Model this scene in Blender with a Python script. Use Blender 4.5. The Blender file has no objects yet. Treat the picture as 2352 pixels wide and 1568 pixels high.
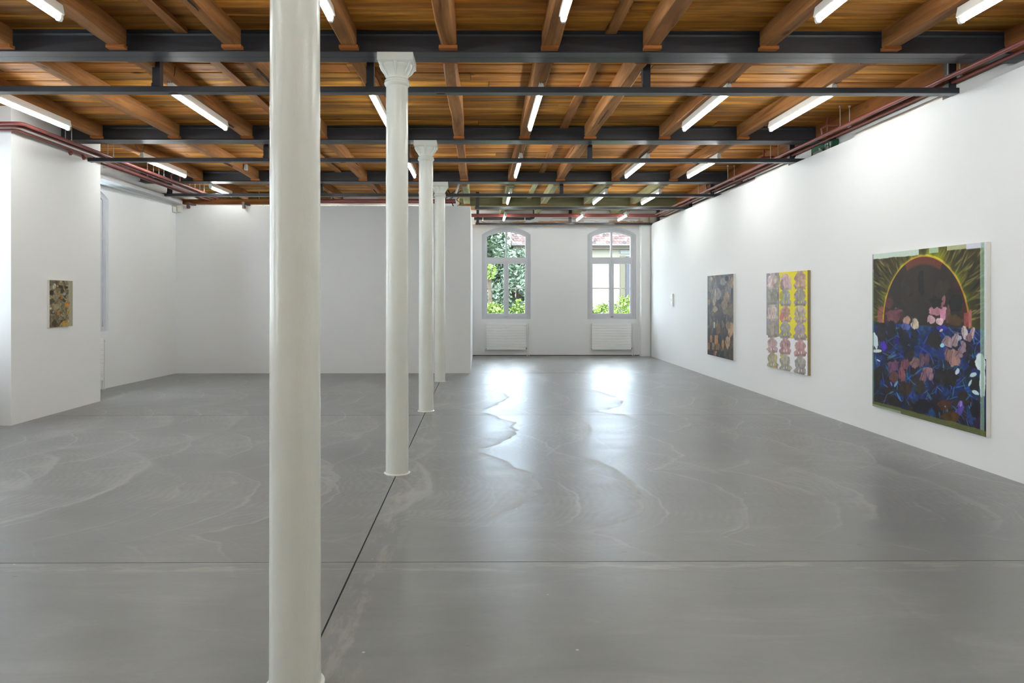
import bpy, bmesh, math, random
import numpy as np
from mathutils import Vector, Matrix
random.seed(7)
SC = bpy.context.scene
COL = SC.collection
R = math.radians

# ------------------------------------------------------------------ camera
F = 1568.0                       # focal length in pixels of a 2352 x 1568 frame (24 mm on 36 mm)
YAW = 10.0 / F
cd = bpy.data.cameras.new('camera'); cam = bpy.data.objects.new('camera', cd); COL.objects.link(cam)
cd.sensor_width = 36.0; cd.lens = 36.0 * F / 2352.0; cd.sensor_fit = 'HORIZONTAL'
cam.location = (0, 0, 1.5); cam.rotation_euler = (R(90), 0, -YAW)
cd.shift_x = (1176 - 1110) / 2352.0; cd.shift_y = -(784 - 683) / 2352.0
cd.clip_start = 0.05; cd.clip_end = 300
SC.camera = cam
# ------------------------------------------------------------------ world and exposure
W = bpy.data.worlds.new('world'); SC.world = W; W.use_nodes = True
wn = W.node_tree.nodes; wl = W.node_tree.links
wt = wn.new('ShaderNodeTexCoord'); bg = wn['Background']; bg.inputs[1].default_value = 13.0
wsx = wn.new('ShaderNodeSeparateXYZ'); wl.new(wt.outputs['Generated'], wsx.inputs[0])      # hazy sun glow beyond the end windows: sky brightest there
wg = wn.new('ShaderNodeValToRGB'); wg.color_ramp.elements[0].color = (.22, .22, .22, 1); wg.color_ramp.elements[1].color = (1.3, 1.3, 1.3, 1)
e = wg.color_ramp.elements.new(.5); e.color = (.62, .62, .62, 1)
wmr = wn.new('ShaderNodeMapRange'); wmr.inputs[1].default_value = -1
wxm = wn.new('ShaderNodeMath'); wxm.operation = 'MULTIPLY'; wxm.inputs[1].default_value = -.25; wl.new(wsx.outputs[0], wxm.inputs[0])
wym = wn.new('ShaderNodeMath'); wym.operation = 'MAXIMUM'; wl.new(wxm.outputs[0], wym.inputs[0]); wl.new(wsx.outputs[1], wym.inputs[1]); wl.new(wym.outputs[0], wmr.inputs[0]); wl.new(wmr.outputs[0], wg.inputs[0])
wmx = wn.new('ShaderNodeMix'); wmx.data_type = 'RGBA'; wmx.blend_type = 'MULTIPLY'; wmx.inputs[0].default_value = 1
wns = wn.new('ShaderNodeTexNoise'); wns.inputs['Scale'].default_value = 2.2; wns.inputs['Detail'].default_value = 5
wr = wn.new('ShaderNodeValToRGB'); wr.color_ramp.elements[0].position = .42; wr.color_ramp.elements[0].color = (.66, .82, 1, 1)
wr.color_ramp.elements[1].position = .6; wr.color_ramp.elements[1].color = (.93, .96, 1, 1)
wl.new(wt.outputs['Generated'], wns.inputs['Vector']); wl.new(wns.outputs['Fac'], wr.inputs[0]); wl.new(wr.outputs[0], wmx.inputs[6]); wl.new(wg.outputs[0], wmx.inputs[7]); wl.new(wmx.outputs[2], bg.inputs[0])
TUBE = 33.5                      # radiance of the fluorescent tubes
SC.view_settings.view_transform = 'Standard'; SC.view_settings.look = 'None'
SC.view_settings.exposure = 0.46; SC.view_settings.gamma = 1.0; SC.view_settings.use_curve_mapping = False
SC.cycles.max_bounces = 10; SC.cycles.diffuse_bounces = 6; SC.cycles.glossy_bounces = 4
SC.cycles.transparent_max_bounces = 12; SC.cycles.caustics_reflective = False; SC.cycles.caustics_refractive = False
SC.cycles.use_light_tree = True

# ------------------------------------------------------------------ helpers
def lin(c):
    return tuple(((x / 255 + .055) / 1.055) ** 2.4 if x > 10 else x / 255 / 12.92 for x in c) + (1,)

class MB:
    def __init__(s): s.v = []; s.f = []; s.sm = []; s.col = None
    def face(s, idx, smooth=False): s.f.append(idx); s.sm.append(smooth)
    def box(s, x0, x1, y0, y1, z0, z1):
        n = len(s.v)
        s.v += [(x0,y0,z0),(x1,y0,z0),(x1,y1,z0),(x0,y1,z0),(x0,y0,z1),(x1,y0,z1),(x1,y1,z1),(x0,y1,z1)]
        for q in ((0,3,2,1),(4,5,6,7),(0,1,5,4),(1,2,6,5),(2,3,7,6),(3,0,4,7)): s.face([n+i for i in q])
        return s
    def prism(s, prof, y0, y1, axis='y'):       # closed 2-D profile (a,b) extruded; axis y: (x,z), x: (y,z), z: (x,y)
        n = len(s.v); k = len(prof)
        P = {'y': lambda a,b,t: (a,t,b), 'x': lambda a,b,t: (t,a,b), 'z': lambda a,b,t: (a,b,t)}[axis]
        for t in (y0, y1): s.v += [P(a, b, t) for a, b in prof]
        for i in range(k):
            j = (i+1) % k; s.face([n+i, n+j, n+k+j, n+k+i])
        s.face([n+i for i in range(k)][::-1]); s.face([n+k+i for i in range(k)])
        return s
    def tube(s, pts, r, seg=10, caps=True):
        pts = [Vector(p) for p in pts]; n0 = len(s.v); m = len(pts)
        up = None
        for i, p in enumerate(pts):
            d = (pts[min(i+1, m-1)] - pts[max(i-1, 0)]).normalized()
            if up is None: up = d.orthogonal().normalized()
            else:
                up = (up - d * up.dot(d))
                up = up.normalized() if up.length > 1e-6 else d.orthogonal().normalized()
            w = d.cross(up)
            rr = r[i] if isinstance(r, (list, tuple)) else r
            for k in range(seg):
                a = 2*math.pi*k/seg; s.v.append(tuple(p + (up*math.cos(a) + w*math.sin(a))*rr))
        for i in range(m-1):
            for k in range(seg):
                a = n0+i*seg+k; b = n0+i*seg+(k+1) % seg
                s.face([a, b, b+seg, a+seg], True)
        if caps:
            s.face([n0+k for k in range(seg)][::-1]); s.face([n0+(m-1)*seg+k for k in range(seg)])
        return s
    def lathe(s, prof, cx=0, cy=0, seg=48, shape=None, smooth=True):   # prof [(r,z)]
        n0 = len(s.v); m = len(prof)
        for r, z in prof:
            for k in range(seg):
                a = 2*math.pi*(k+.5)/seg
                rr = shape(r, z, a) if shape else r
                s.v.append((cx+rr*math.cos(a), cy+rr*math.sin(a), z))
        for i in range(m-1):
            for k in range(seg):
                a = n0+i*seg+k; b = n0+i*seg+(k+1) % seg
                s.face([a, b, b+seg, a+seg], smooth)
        s.face([n0+k for k in range(seg)][::-1]); s.face([n0+(m-1)*seg+k for k in range(seg)])
        return s
    def sphere(s, c, r, seg=12):
        rings = seg//2; pr = []
        for i in range(1, rings): 
            t = math.pi*i/rings; pr.append((r*math.sin(t), c[2]-r*math.cos(t)))
        return s.lathe(pr, c[0], c[1], seg)
    def build(s, name, mat, parent=None, loc=(0,0,0)):
        me = bpy.data.meshes.new(name)
        off = Vector((0,0,0)) if getattr(s, 'local', False) else (Vector(parent['_w']) if parent is not None and '_w' in parent else Vector(loc))
        me.from_pydata([tuple(Vector(v)-off) for v in s.v], [], s.f); me.update()
        me.polygons.foreach_set('use_smooth', s.sm)
        bm = bmesh.new(); bm.from_mesh(me); bmesh.ops.recalc_face_normals(bm, faces=bm.faces); bm.to_mesh(me); bm.free()
        if any(s.sm):
            try: me.set_sharp_from_angle(angle=R(42))
            except Exception: pass
        me.materials.append(mat)
        o = bpy.data.objects.new(name, me); COL.objects.link(o)
        if parent is not None: o.parent = parent
        else: o.location = loc
        return o
def LMB():
    m = MB(); m.local = True; return m
def tag(o, label, cat, group=None, kind=None):
    if label: o['label'] = label
    if cat: o['category'] = cat
    if group: o['group'] = group
    if kind: o['kind'] = kind
    return o
def thing(name, label, cat, loc=(0,0,0), group=None, kind=None, rz=0):
    o = bpy.data.objects.new(name, None); COL.objects.link(o); o.location = loc; o.rotation_euler = (0,0,rz)
    o['_w'] = [float(x) for x in loc]
    o.empty_display_size = .1
    return tag(o, label, cat, group, kind)
def copy_tree(o, parent=None):
    c = o.copy(); COL.objects.link(c)
    if parent is not None: c.parent = parent
    for ch in list(o.children): copy_tree(ch, c)
    return c
def struct(name, mb, mat, label, cat):
    return tag(mb.build(name, mat), label, cat, kind='structure')

# ------------------------------------------------------------------ materials
class NT:
    def __init__(s, name):
        s.m = bpy.data.materials.new(name); s.m.use_nodes = True; s.t = s.m.node_tree; s.n = s.t.nodes; s.l = s.t.links
        s.b = s.n['Principled BSDF']
    def new(s, typ, **kw):
        nd = s.n.new(typ)
        for k, v in kw.items():
            if hasattr(nd, k): setattr(nd, k, v)
            else: nd.inputs[k.replace('_', ' ')].default_value = v
        return nd
    def lk(s, a, b): s.l.new(a, b)
    def pos(s): return s.new('ShaderNodeNewGeometry').outputs['Position']
    def mapping(s, vec, scale=(1,1,1), loc=(0,0,0), rot=(0,0,0)):
        mp = s.new('ShaderNodeMapping'); mp.inputs['Scale'].default_value = scale; mp.inputs['Location'].default_value = loc; mp.inputs['Rotation'].default_value = rot
        s.lk(vec, mp.inputs['Vector']); return mp.outputs[0]
    def noise(s, vec, scale=5, detail=4, rough=.5, dist=0, out='Fac'):
        nd = s.new('ShaderNodeTexNoise'); nd.inputs['Scale'].default_value = scale; nd.inputs['Detail'].default_value = detail
        nd.inputs['Roughness'].default_value = rough; nd.inputs['Distortion'].default_value = dist
        s.lk(vec, nd.inputs['Vector']); return nd.outputs[out]
    def ramp(s, fac, stops, interp='LINEAR'):
        nd = s.new('ShaderNodeValToRGB'); cr = nd.color_ramp; cr.interpolation = interp
        while len(cr.elements) < len(stops): cr.elements.new(.5)
        for e, (p, c) in zip(cr.elements, stops):
            e.position = p; e.color = c if len(c) == 4 else tuple(c)+(1,)
        s.lk(fac, nd.inputs[0]); return nd.outputs[0]
    def math(s, op, a, b=None, c=None, clamp=False):
        nd = s.new('ShaderNodeMath'); nd.operation = op; nd.use_clamp = clamp
        for i, x in enumerate((a, b, c)):
            if x is None: continue
            if hasattr(x, 'is_linked') or hasattr(x, 'links'): s.lk(x, nd.inputs[i])
            else: nd.inputs[i].default_value = x
        return nd.outputs[0]
    def mix(s, fac, a, b, mode='MIX'):
        nd = s.new('ShaderNodeMix'); nd.data_type = 'RGBA'; nd.blend_type = mode
        for sock, x in ((nd.inputs[0], fac), (nd.inputs[6], a), (nd.inputs[7], b)):
            if hasattr(x, 'links'): s.lk(x, sock)
            else: sock.default_value = x
        return nd.outputs[2]
    def bump(s, h, strength=.3, dist=.01):
        nd = s.new('ShaderNodeBump'); nd.inputs['Strength'].default_value = strength; nd.inputs['Distance'].default_value = dist
        s.lk(h, nd.inputs['Height']); s.lk(nd.outputs[0], s.b.inputs['Normal'])
    def sep(s, vec):
        nd = s.new('ShaderNodeSeparateXYZ'); s.lk(vec, nd.inputs[0]); return nd.outputs
    def base(s, c):
        if hasattr(c, 'links'): s.lk(c, s.b.inputs['Base Color'])
        else: s.b.inputs['Base Color'].default_value = c
    def rough(s, r):
        if hasattr(r, 'links'): s.lk(r, s.b.inputs['Roughness'])
        else: s.b.inputs['Roughness'].default_value = r

def g(v): return (v, v, v, 1)
def simple(name, col, rough=.5, metal=0, var=.06, scale=6, bump=0, bscale=60):
    t = NT(name); p = t.new('ShaderNodeTexCoord').outputs['Object']
    n = t.noise(p, scale, 4)
    a = tuple(max(0, x*(1-var)) for x in col[:3]) + (1,); b = tuple(min(1, x*(1+var)) for x in col[:3]) + (1,)
    t.base(t.ramp(n, [(.3, a), (.7, b)])); t.rough(rough); t.b.inputs['Metallic'].default_value = metal
    if bump: t.bump(t.noise(p, bscale, 3), bump, .003)
    return t.m

def wood(name, grain, dark, mid, light, rough=.5, island=True, olive=False):
    t = NT(name); p = t.pos()
    if grain == 'x': s1, s2, s3 = (.55, 7, 7), (2.2, 70, 70), (1.2, 5, 5)
    else: s1, s2, s3 = (7, .55, 7), (70, 2.2, 70), (5, 1.2, 5)
    geo = t.new('ShaderNodeNewGeometry')
    off = t.new('ShaderNodeCombineXYZ'); t.lk(t.math('MULTIPLY', geo.outputs['Random Per Island'], 37.0), off.inputs[0]); t.lk(t.math('MULTIPLY', geo.outputs['Random Per Island'], 11.0), off.inputs[1])
    va = t.new('ShaderNodeVectorMath'); va.operation = 'ADD'; t.lk(p, va.inputs[0]); t.lk(off.outputs[0], va.inputs[1])
    q = va.outputs[0]
    n1 = t.noise(t.mapping(q, s1), 1.0, 6, .6, .8)
    n2 = t.noise(t.mapping(q, s2), 1.0, 4, .6)
    n3 = t.noise(t.mapping(q, s3), 1.0, 3, .5, 1.5)
    c = t.ramp(n1, [(.28, dark), (.5, mid), (.72, light)])
    c = t.mix(.35, c, t.ramp(n2, [(.35, dark), (.65, light)]), 'OVERLAY')
    c = t.mix(t.math('MULTIPLY', t.ramp(n3, [(.55, g(0)), (.72, g(1))]), .45), c, dark)
    # knots
    vo = t.new('ShaderNodeTexVoronoi'); vo.inputs['Scale'].default_value = 1.0
    kk = (1.3, 3.4, 3.4) if grain == 'x' else (3.4, 1.3, 3.4)
    t.lk(t.mapping(q, kk), vo.inputs['Vector'])
    kn = t.ramp(vo.outputs['Distance'], [(.045, g(1)), (.1, g(0))])
    c = t.mix(t.math('MULTIPLY', kn, .8), c, tuple(x*.3 for x in dark[:3])+(1,))
    if island:
        v = t.math('MULTIPLY_ADD', geo.outputs['Random Per Island'], .7, .62)
        hs = t.new('ShaderNodeHueSaturation'); t.lk(c, hs.inputs['Color']); t.lk(v, hs.inputs['Value'])
        t.lk(t.math('MULTIPLY_ADD', t.math('FRACT', t.math('MULTIPLY', geo.outputs['Random Per Island'], 17.0)), .016, .492), hs.inputs['Hue'])
        c = hs.outputs[0]
    if olive:     # old olive distemper on the timbers of the far end
        y = t.sep(p)[1]
        e = t.math('ADD', y, t.math('MULTIPLY', t.noise(t.mapping(p, (3, 3, 3)), 1, 2), .5))
        m = t.math('MULTIPLY', t.math('GREATER_THAN', e, 13.05), t.math('GREATER_THAN', t.sep(p)[0], -.5))
        oc = t.ramp(n2, [(.3, lin((138, 136, 98))), (.7, lin((176, 174, 138)))])
        c = t.mix(m, c, oc)
    t.base(c)
    t.rough(t.math('MULTIPLY_ADD', n2, .3, rough-.15)); t.b.inputs['Specular IOR Level'].default_value = .25; t.b.inputs['Specular Tint'].default_value = (1, .66, .26, 1)
    t.bump(t.math('ADD', t.math('MULTIPLY', n2, .6), n1), .5, .006)
    return t.m

M = {}
M['boards'] = wood('ceiling_board_wood', 'x', (.12,.050,.012,1), (.39,.185,.036,1), (.72,.41,.09,1), .55)
M['joist'] = wood('joist_wood', 'y', (.15,.066,.024,1), (.37,.185,.072,1), (.55,.31,.14,1), .68, island=False, olive=True)
M['block'] = wood('bearing_block_wood', 'x', (.22,.08,.025,1), (.36,.14,.045,1), (.48,.21,.07,1), .6, island=False)
M['plate'] = wood('wall_plate_wood', 'y', (.09,.035,.014,1), (.24,.10,.034,1), (.36,.165,.06,1), .6, island=False)
M['platex'] = wood('timber_lintel_wood', 'x', (.09,.035,.014,1), (.22,.09,.032,1), (.33,.15,.055,1), .6, island=False)
M['gap'] = simple('ceiling_dark_backing', (.02,.012,.008,1), .9)

def wall_mat(name, col, stain=False):
    t = NT(name); p = t.pos()
    n = t.noise(p, .7, 3); c = t.ramp(n, [(.3, tuple(x*.985 for x in col[:3])+(1,)), (.7, col)])
    if stain:
        z = t.sep(p)[2]; q = t.noise(t.mapping(p, (1.6, 1.6, 9)), 1.6, 6, .65)
        band = t.math('MULTIPLY', t.math('GREATER_THAN', z, 3.36), t.math('LESS_THAN', t.math('ADD', z, t.math('MULTIPLY', q, .12)), 3.54))
        m = t.math('MULTIPLY', band, t.ramp(q, [(.47, g(0)), (.53, g(1))]))
        c = t.mix(m, c, lin((196, 152, 112)))
    t.base(c); t.rough(.75); t.b.inputs['Specular IOR Level'].default_value = .3
    t.bump(t.noise(p, 55 if not stain else 26, 4), .10 if not stain else .22, .004)
    return t.m
M['wall'] = wall_mat('white_wall_paint', (.80,.812,.812,1))
M['wall_old'] = wall_mat('old_plaster_paint', (.79,.80,.81,1), stain=True)
M['frame'] = simple('window_grey_paint', lin((205, 207, 212)), .45, var=.02)
M['muntin'] = simple('window_white_paint', lin((238, 239, 240)), .4, var=.01)
M['casing'] = simple('window_casing_paint', lin((196, 198, 203)), .6, var=.03)
M['radiator'] = simple('radiator_enamel', lin((236, 236, 234)), .35, var=.01)
M['brass'] = simple('dull_brass', lin((150, 132, 96)), .4, .8)
M['white_metal'] = simple('white_enamel', lin((232, 232, 226)), .35, var=.02)
M['zinc'] = simple('zinc_rod', lin((205, 205, 200)), .35, .6)
M['black_plastic'] = simple('black_rubber', (.02,.02,.02,1), .5)
M['cable'] = simple('brown_cable', (.10,.07,.05,1), .6)
M['bell'] = simple('beige_plastic', lin((222, 220, 200)), .5)
M['pipe_red'] = simple('oxide_red_paint', lin((122, 62, 58)), .38, var=.12, scale=3)
M['green'] = simple('sign_green', lin((22, 98, 66)), .4)
M['grey_metal'] = simple('grey_sheet_metal', lin((178, 180, 180)), .6, 0)
M['clampbrown'] = simple('clamp_brown', lin((90, 66, 58)), .5)

def steel(name, col, rough):
    t = NT(name); p = t.pos()
    n = t.noise(t.mapping(p, (1.2, 8, 8)), 2, 5, .6)
    t.base(t.ramp(n, [(.3, tuple(x*.82 for x in col[:3])+(1,)), (.7, tuple(x*1.15 for x in col[:3])+(1,))]))
    t.rough(t.math('MULTIPLY_ADD', n, .25, rough-.12)); t.bump(t.noise(p, 38, 3), .12, .003); return t.m
M['steel'] = steel('anthracite_beam_paint', (.043,.045,.053,1), .36)
M['rail'] = steel('anthracite_rail_paint', (.034,.036,.044,1), .34)
M['olive_steel'] = steel('olive_beam_paint', lin((122, 121, 84)), .6)

def column_mat():
    t = NT('column_gloss_paint'); p = t.pos()
    n = t.noise(p, 2.5, 3); t.base(t.ramp(n, [(.3, lin((217, 220, 212))), (.7, lin((224, 227, 219)))]))
    t.rough(.24)
    b = t.math('ADD', t.noise(t.mapping(p, (1, 1, .35)), 60, 4, .6), t.math('MULTIPLY', t.noise(p, 9, 3), 1.6))
    t.bump(b, .35, .004); return t.m
M['column'] = column_mat()

def floor_mat():
    t = NT('polished_screed'); p = t.pos()
    wob = t.noise(p, .8, 3, .5, 0, 'Color')
    vm = t.new('ShaderNodeVectorMath'); vm.operation = 'MULTIPLY_ADD'; t.lk(wob, vm.inputs[0]); vm.inputs[1].default_value = (.28,.28,0); t.lk(p, vm.inputs[2])
    pw = vm.outputs[0]
    lines = []; cols = []; tex = []
    X_, Y_, Z_ = t.sep(pw); fine = t.noise(p, 3.0, 3)
    for k, (rowh, off, rad, per) in enumerate(((2.35, .10, 1.55, .82), (1.7, .43, 1.0, .61))):
        # overlapping crescents left by the power trowel
        yr = t.math('MULTIPLY', t.math('SUBTRACT', t.math('FRACT', t.math('ADD', t.math('MULTIPLY', Y_, 1/rowh), off)), .5), rowh)
        sq = t.math('SQRT', t.math('MAXIMUM', t.math('SUBTRACT', rad*rad, t.math('MULTIPLY', yr, yr)), .0))
        arc_ = t.math('SUBTRACT', X_, sq)
        ph = t.math('ADD', t.math('MULTIPLY', arc_, 1/per), t.math('MULTIPLY', fine, .35))
        fr = t.math('FRACT', ph); cell = t.math('FLOOR', ph)
        line = t.ramp(fr, [(.0, g(.0)), (.80, g(0)), (.93, g(.25)), (.975, g(1)), (1.0, g(0))])
        zone = t.ramp(t.math('MULTIPLY', Y_, .05), [(.19, g(.0)), (.26, g(1))])
        gate = t.math('MULTIPLY', t.ramp(t.noise(t.mapping(p, (1,1,1), (k*9., 4, 0)), .7, 3), [(.36, g(0)), (.52, g(1))]), zone)
        lines.append(t.math('MULTIPLY', line, gate))
        cols.append(t.math('FRACT', t.math('MULTIPLY', t.math('SINE', t.math('MULTIPLY', cell, 12.9898)), 437.58)))
        fs = t.math('SINE', t.math('ADD', t.math('MULTIPLY', arc_, 95.0), t.math('MULTIPLY', fine, 26.0)))
        tex.append(t.math('MULTIPLY', fs, gate))
        tex.append(t.math('MULTIPLY', fr, gate))
    big = t.noise(p, .35, 4, .55); mid = t.noise(t.mapping(p, (.75, 2.6, 1)), 1.7, 7, .64, .9); fine = t.noise(p, 34, 5, .7)
    v = t.math('ADD', t.math('MULTIPLY', big, .55), t.math('MULTIPLY', mid, .62))
    v = t.math('ADD', v, t.math('MULTIPLY', fine, .10))
    v = t.math('ADD', v, t.math('MULTIPLY', t.math('SUBTRACT', cols[0], .5), .05))
    v = t.math('ADD', v, t.math('MULTIPLY', t.math('SUBTRACT', tex[1], .3), .14))
    v = t.math('ADD', v, t.math('MULTIPLY', tex[0], .035)); v = t.math('ADD', v, t.math('MULTIPLY', tex[2], .028))
    v = t.math('ADD', v, t.math('MULTIPLY', lines[0], .36)); v = t.math('ADD', v, t.math('MULTIPLY', lines[1], .24))
    c = t.ramp(v, [(.36, (.148,.156,.153,1)), (.63, (.198,.207,.203,1)), (.90, (.298,.307,.301,1))])
    # pale filler and scuffs running beside the saw cuts
    x, y, z = t.sep(p)
    st = t.noise(t.mapping(p, (5, 1.1, 1)), 2.2, 5, .7); st2 = t.noise(t.mapping(p, (1.1, 6, 1)), 2.2, 5, .7)
    bx = t.ramp(t.math('ABSOLUTE', t.math('SUBTRACT', x, -.60)), [(.05, g(1)), (.17, g(0))])
    by = t.ramp(t.math('ABSOLUTE', t.math('SUBTRACT', y, 3.80)), [(.03, g(1)), (.10, g(0))])
    m = t.math('MAXIMUM', t.math('MULTIPLY', bx, t.ramp(st, [(.5, g(0)), (.62, g(1))])), t.math('MULTIPLY', by, t.ramp(st2, [(.48, g(0)), (.6, g(1))])))
    c = t.mix(t.math('MULTIPLY', m, .30), c, (.44,.43,.38,1))
    # specks of paint
    vo = t.new('ShaderNodeTexVoronoi'); vo.inputs['Scale'].default_value = 3.2; t.lk(p, vo.inputs['Vector'])
    c = t.mix(t.math('MULTIPLY', t.ramp(vo.outputs['Distance'], [(.018, g(1)), (.026, g(0))]), .7), c, (.55,.55,.52,1))
    vo2 = t.new('ShaderNodeTexVoronoi'); vo2.inputs['Scale'].default_value = 1.7; t.lk(t.mapping(p, (1,2.2,1), (3,1,0)), vo2.inputs['Vector'])
    c = t.mix(t.math('MULTIPLY', t.ramp(vo2.outputs['Distance'], [(.02, g(1)), (.035, g(0))]), .5), c, (.07,.065,.06,1))
    t.base(c)
    r = t.math('ADD', t.math('MULTIPLY', mid, .16), .28)
    r = t.math('ADD', r, t.math('MULTIPLY', lines[0], .12)); r = t.math('ADD', r, t.math('MULTIPLY', t.math('SUBTRACT', tex[1], .5), .06))
    t.rough(r); t.b.inputs['Specular IOR Level'].default_value = .66
    h = t.math('ADD', t.math('MULTIPLY', fine, .5), t.math('MULTIPLY', mid, .45)); h = t.math('ADD', h, t.math('MULTIPLY', tex[0], .12))
    t.bump(h, .16, .004)
    return t.m
M['floor'] = floor_mat()

def glass_mat():
    m = bpy.data.materials.new('window_glass'); m.use_nodes = True; n = m.node_tree.nodes; l = m.node_tree.links
    for x in list(n): n.remove(x)
    o = n.new('ShaderNodeOutputMaterial'); mx = n.new('ShaderNodeMixShader'); tr = n.new('ShaderNodeBsdfTransparent'); gl = n.new('ShaderNodeBsdfGlossy')
    tr.inputs[0].default_value = (.95,.97,.97,1); gl.inputs['Roughness'].default_value = .02
    lw = n.new('ShaderNodeLayerWeight'); lw.inputs[0].default_value = .12
    l.new(lw.outputs['Fresnel'], mx.inputs[0]); l.new(tr.outputs[0], mx.inputs[1]); l.new(gl.outputs[0], mx.inputs[2]); l.new(mx.outputs[0], o.inputs[0]); return m
M['glass'] = glass_mat()
def tube_mat():
    t = NT('fluorescent_glow'); t.base((.9,.9,.9,1)); t.b.inputs['Emission Color'].default_value = (.968,1,.98,1); t.b.inputs['Emission Strength'].default_value = TUBE
    return t.m
M['tube'] = tube_mat()
def attr_mat(name, rough=.45, bscale=90, bstr=.25):
    t = NT(name); a = t.new('ShaderNodeAttribute'); a.attribute_name = 'paint'
    p = t.new('ShaderNodeTexCoord').outputs['Object']
    n = t.noise(p, 45, 4, .6)
    c = t.mix(.18, a.outputs['Color'], t.ramp(n, [(.3, g(.25)), (.7, g(.75))]), 'OVERLAY')
    t.base(c); t.rough(rough+.1); t.b.inputs['Specular IOR Level'].default_value = .25; t.bump(t.noise(p, bscale, 4), bstr, .003); return t.m

# ------------------------------------------------------------------ room shell
BAY = 3.195; BEAMS = [2.65 + BAY*k for k in range(5)]      # 2.65, 5.845, 9.04, 12.235, 15.43
ZC = 3.74; ZF = 3.553; XL = -6.3; XR = 4.72; YE = 17.6; YB = -4.0
# floor: slabs with saw-cut joints
mb = MB(); xs = [-7.2, -.70, 5.2]; ys = [YB-.3, 3.875-4.835, 3.875, 8.71, 13.545, 18.0]; gw = .0045
for i in range(2):
    for j in range(5):
        mb.box(xs[i]+(gw if i else 0), xs[i+1]-(gw if i == 0 else 0), ys[j]+gw*.8, ys[j+1]-gw*.8, -.04, 0)
mb.box(-7.2, 5.2, YB-.3, 18.0, -.12, -.03)
struct('floor', mb, M['floor'], 'grey polished concrete floor with saw-cut joints and trowel swirls', 'floor')
# ceiling: broad boards across the room
mb = MB(); y = YB; rr = random.Random(3)
while y < YE+.1:
    w = rr.uniform(.235, .30); x = -7.0 - rr.random()*2
    while x < 5.1:
        L = rr.uniform(2.6, 5.2); dz = rr.uniform(-.005, .005)
        x1 = min(x+L, 5.1)
        if x1-max(x, -7.0) > .05:
            a0, a1, b0, b1, z0, z1 = max(x, -7.0), x1-.004, y+.006, y+w-.006, ZC+.004+dz, ZC+.045
            c = .013
            mb.prism([(b0, z1), (b0, z0+c), (b0+c, z0), (b1-c, z0), (b1, z0+c), (b1, z1)], a0, a1, 'x')
        x = x1
    y += w
cl = struct('ceiling', mb, M['boards'], 'boarded timber ceiling of wide varnished brown planks', 'ceiling')
mb = MB(); mb.box(-7.4, 5.2, YB-.3, 18.0, ZC+.03, ZC+.35)
mb.build('board_backing', M['gap'], cl)

def arch_wall(L, H, th, wins, z0=0):
    """wall in local coords: x 0..L, y 0..th outward, z; wins: list of (cx, halfw, sill, spring, rise)."""
    m = LMB(); x = 0
    for cx, a, sill, spring, rise in sorted(wins):
        m.box(x, cx-a, 0, th, z0, H); m.box(cx-a, cx+a, 0, th, z0, sill)
        Rr = (a*a+rise*rise)/(2*rise); N = 16
        pts = [(cx-a+2*a*i/N, spring + math.sqrt(max(Rr*Rr-(-a+2*a*i/N)**2, 0))-(Rr-rise)) for i in range(N+1)]
        for p, q in zip(pts, pts[1:]): m.prism([p, q, (q[0], H), (p[0], H)], 0, th)
        x = cx+a
    m.box(x, L, 0, th, z0, H); return m
WIN = (.63, .943, 3.127, .19)
m = arch_wall(XR+.2+.45, ZC+.02, .5, [(.705+.45, *WIN), (3.432+.45, *WIN)])
wall_back = m.build('wall_back', M['wall_old'], None, (-.45, YE, 0)); tag(wall_back, 'white plastered end wall with two arched windows', 'wall', kind='structure')
mb = MB(); mb.box(4.14, 4.385, 17.40, YE, 0, 3.365)
struct('trim_1', mb, M['wall'], 'narrow white pilaster in the right corner of the end wall', 'pilaster')
m = LMB(); m.box(0, .14, 0, 17.35-YB, 0, 3.365)
tag(m.build('wall_right', M['wall'], None, (4.385, YB, 0)), 'long white exhibition wall on the right carrying four paintings', 'wall', kind='structure')
m = LMB(); m.box(0, .3, 0, YE-YB+.5, 0, ZC+.02)
tag(m.build('wall_right_outer', M['wall'], None, (XR, YB, 0)), 'white outer wall showing as a strip above the right exhibition wall', 'wall', kind='structure')
mb = MB(); mb.box(-7.2, 5.2, YB-.3, YB, 0, ZC+.02)
struct('wall_front', mb, M['wall'], 'white wall behind the viewer', 'wall')
# left outer wall, two straight lengths
LW = [7.36, 4.17, .97]
m = arch_wall(8.1-YB, ZC+.02, .45, [(w-YB, *WIN) for w in LW])
wl_ = m.build('wall_left', M['wall'], None, (XL, YB, 0)); wl_.rotation_euler = (0, 0, R(90)); tag(wl_, 'white left wall beside the viewer with arched windows', 'wall', kind='structure')
ang = math.atan2(.17, 2.24)      # the far length runs slightly askew
ux, uy = math.sin(ang), math.cos(ang)
X9 = -6.17 + (9.6-11.2)*math.tan(ang)
m = arch_wall(5.6, ZC+.02, .45, [((10.76-9.6)/uy, *WIN)])
wf = m.build('wall_left_far', M['wall'], None, (X9, 9.6, 0)); wf.rotation_euler = (0, 0, R(90)-ang); tag(wf, 'white far left wall behind the partition with a window sliver', 'wall', kind='structure')
mb = MB(); mb.box(-6.75, -5.48, 8.03, 9.92, 0, ZC+.01)
struct('wall_left_partition', mb, M['wall'], 'white block wall on the left carrying the small olive painting', 'wall')
mb = MB(); mb.box(-6.03, -.165, 13.53, 13.68, 0, 3.31); mb.box(-.30, -.165, 13.6, 17.65, 0, 3.31)
struct('wall_middle_partition', mb, M['wall'], 'low white partition wall across the left half, open above', 'wall')
mb = MB(); mb.box(-6.4, -.45, 14.75, 14.95, 0, ZC+.01)
struct('wall_back_left', mb, M['wall'], 'white wall glimpsed above the middle partition', 'wall')
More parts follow.
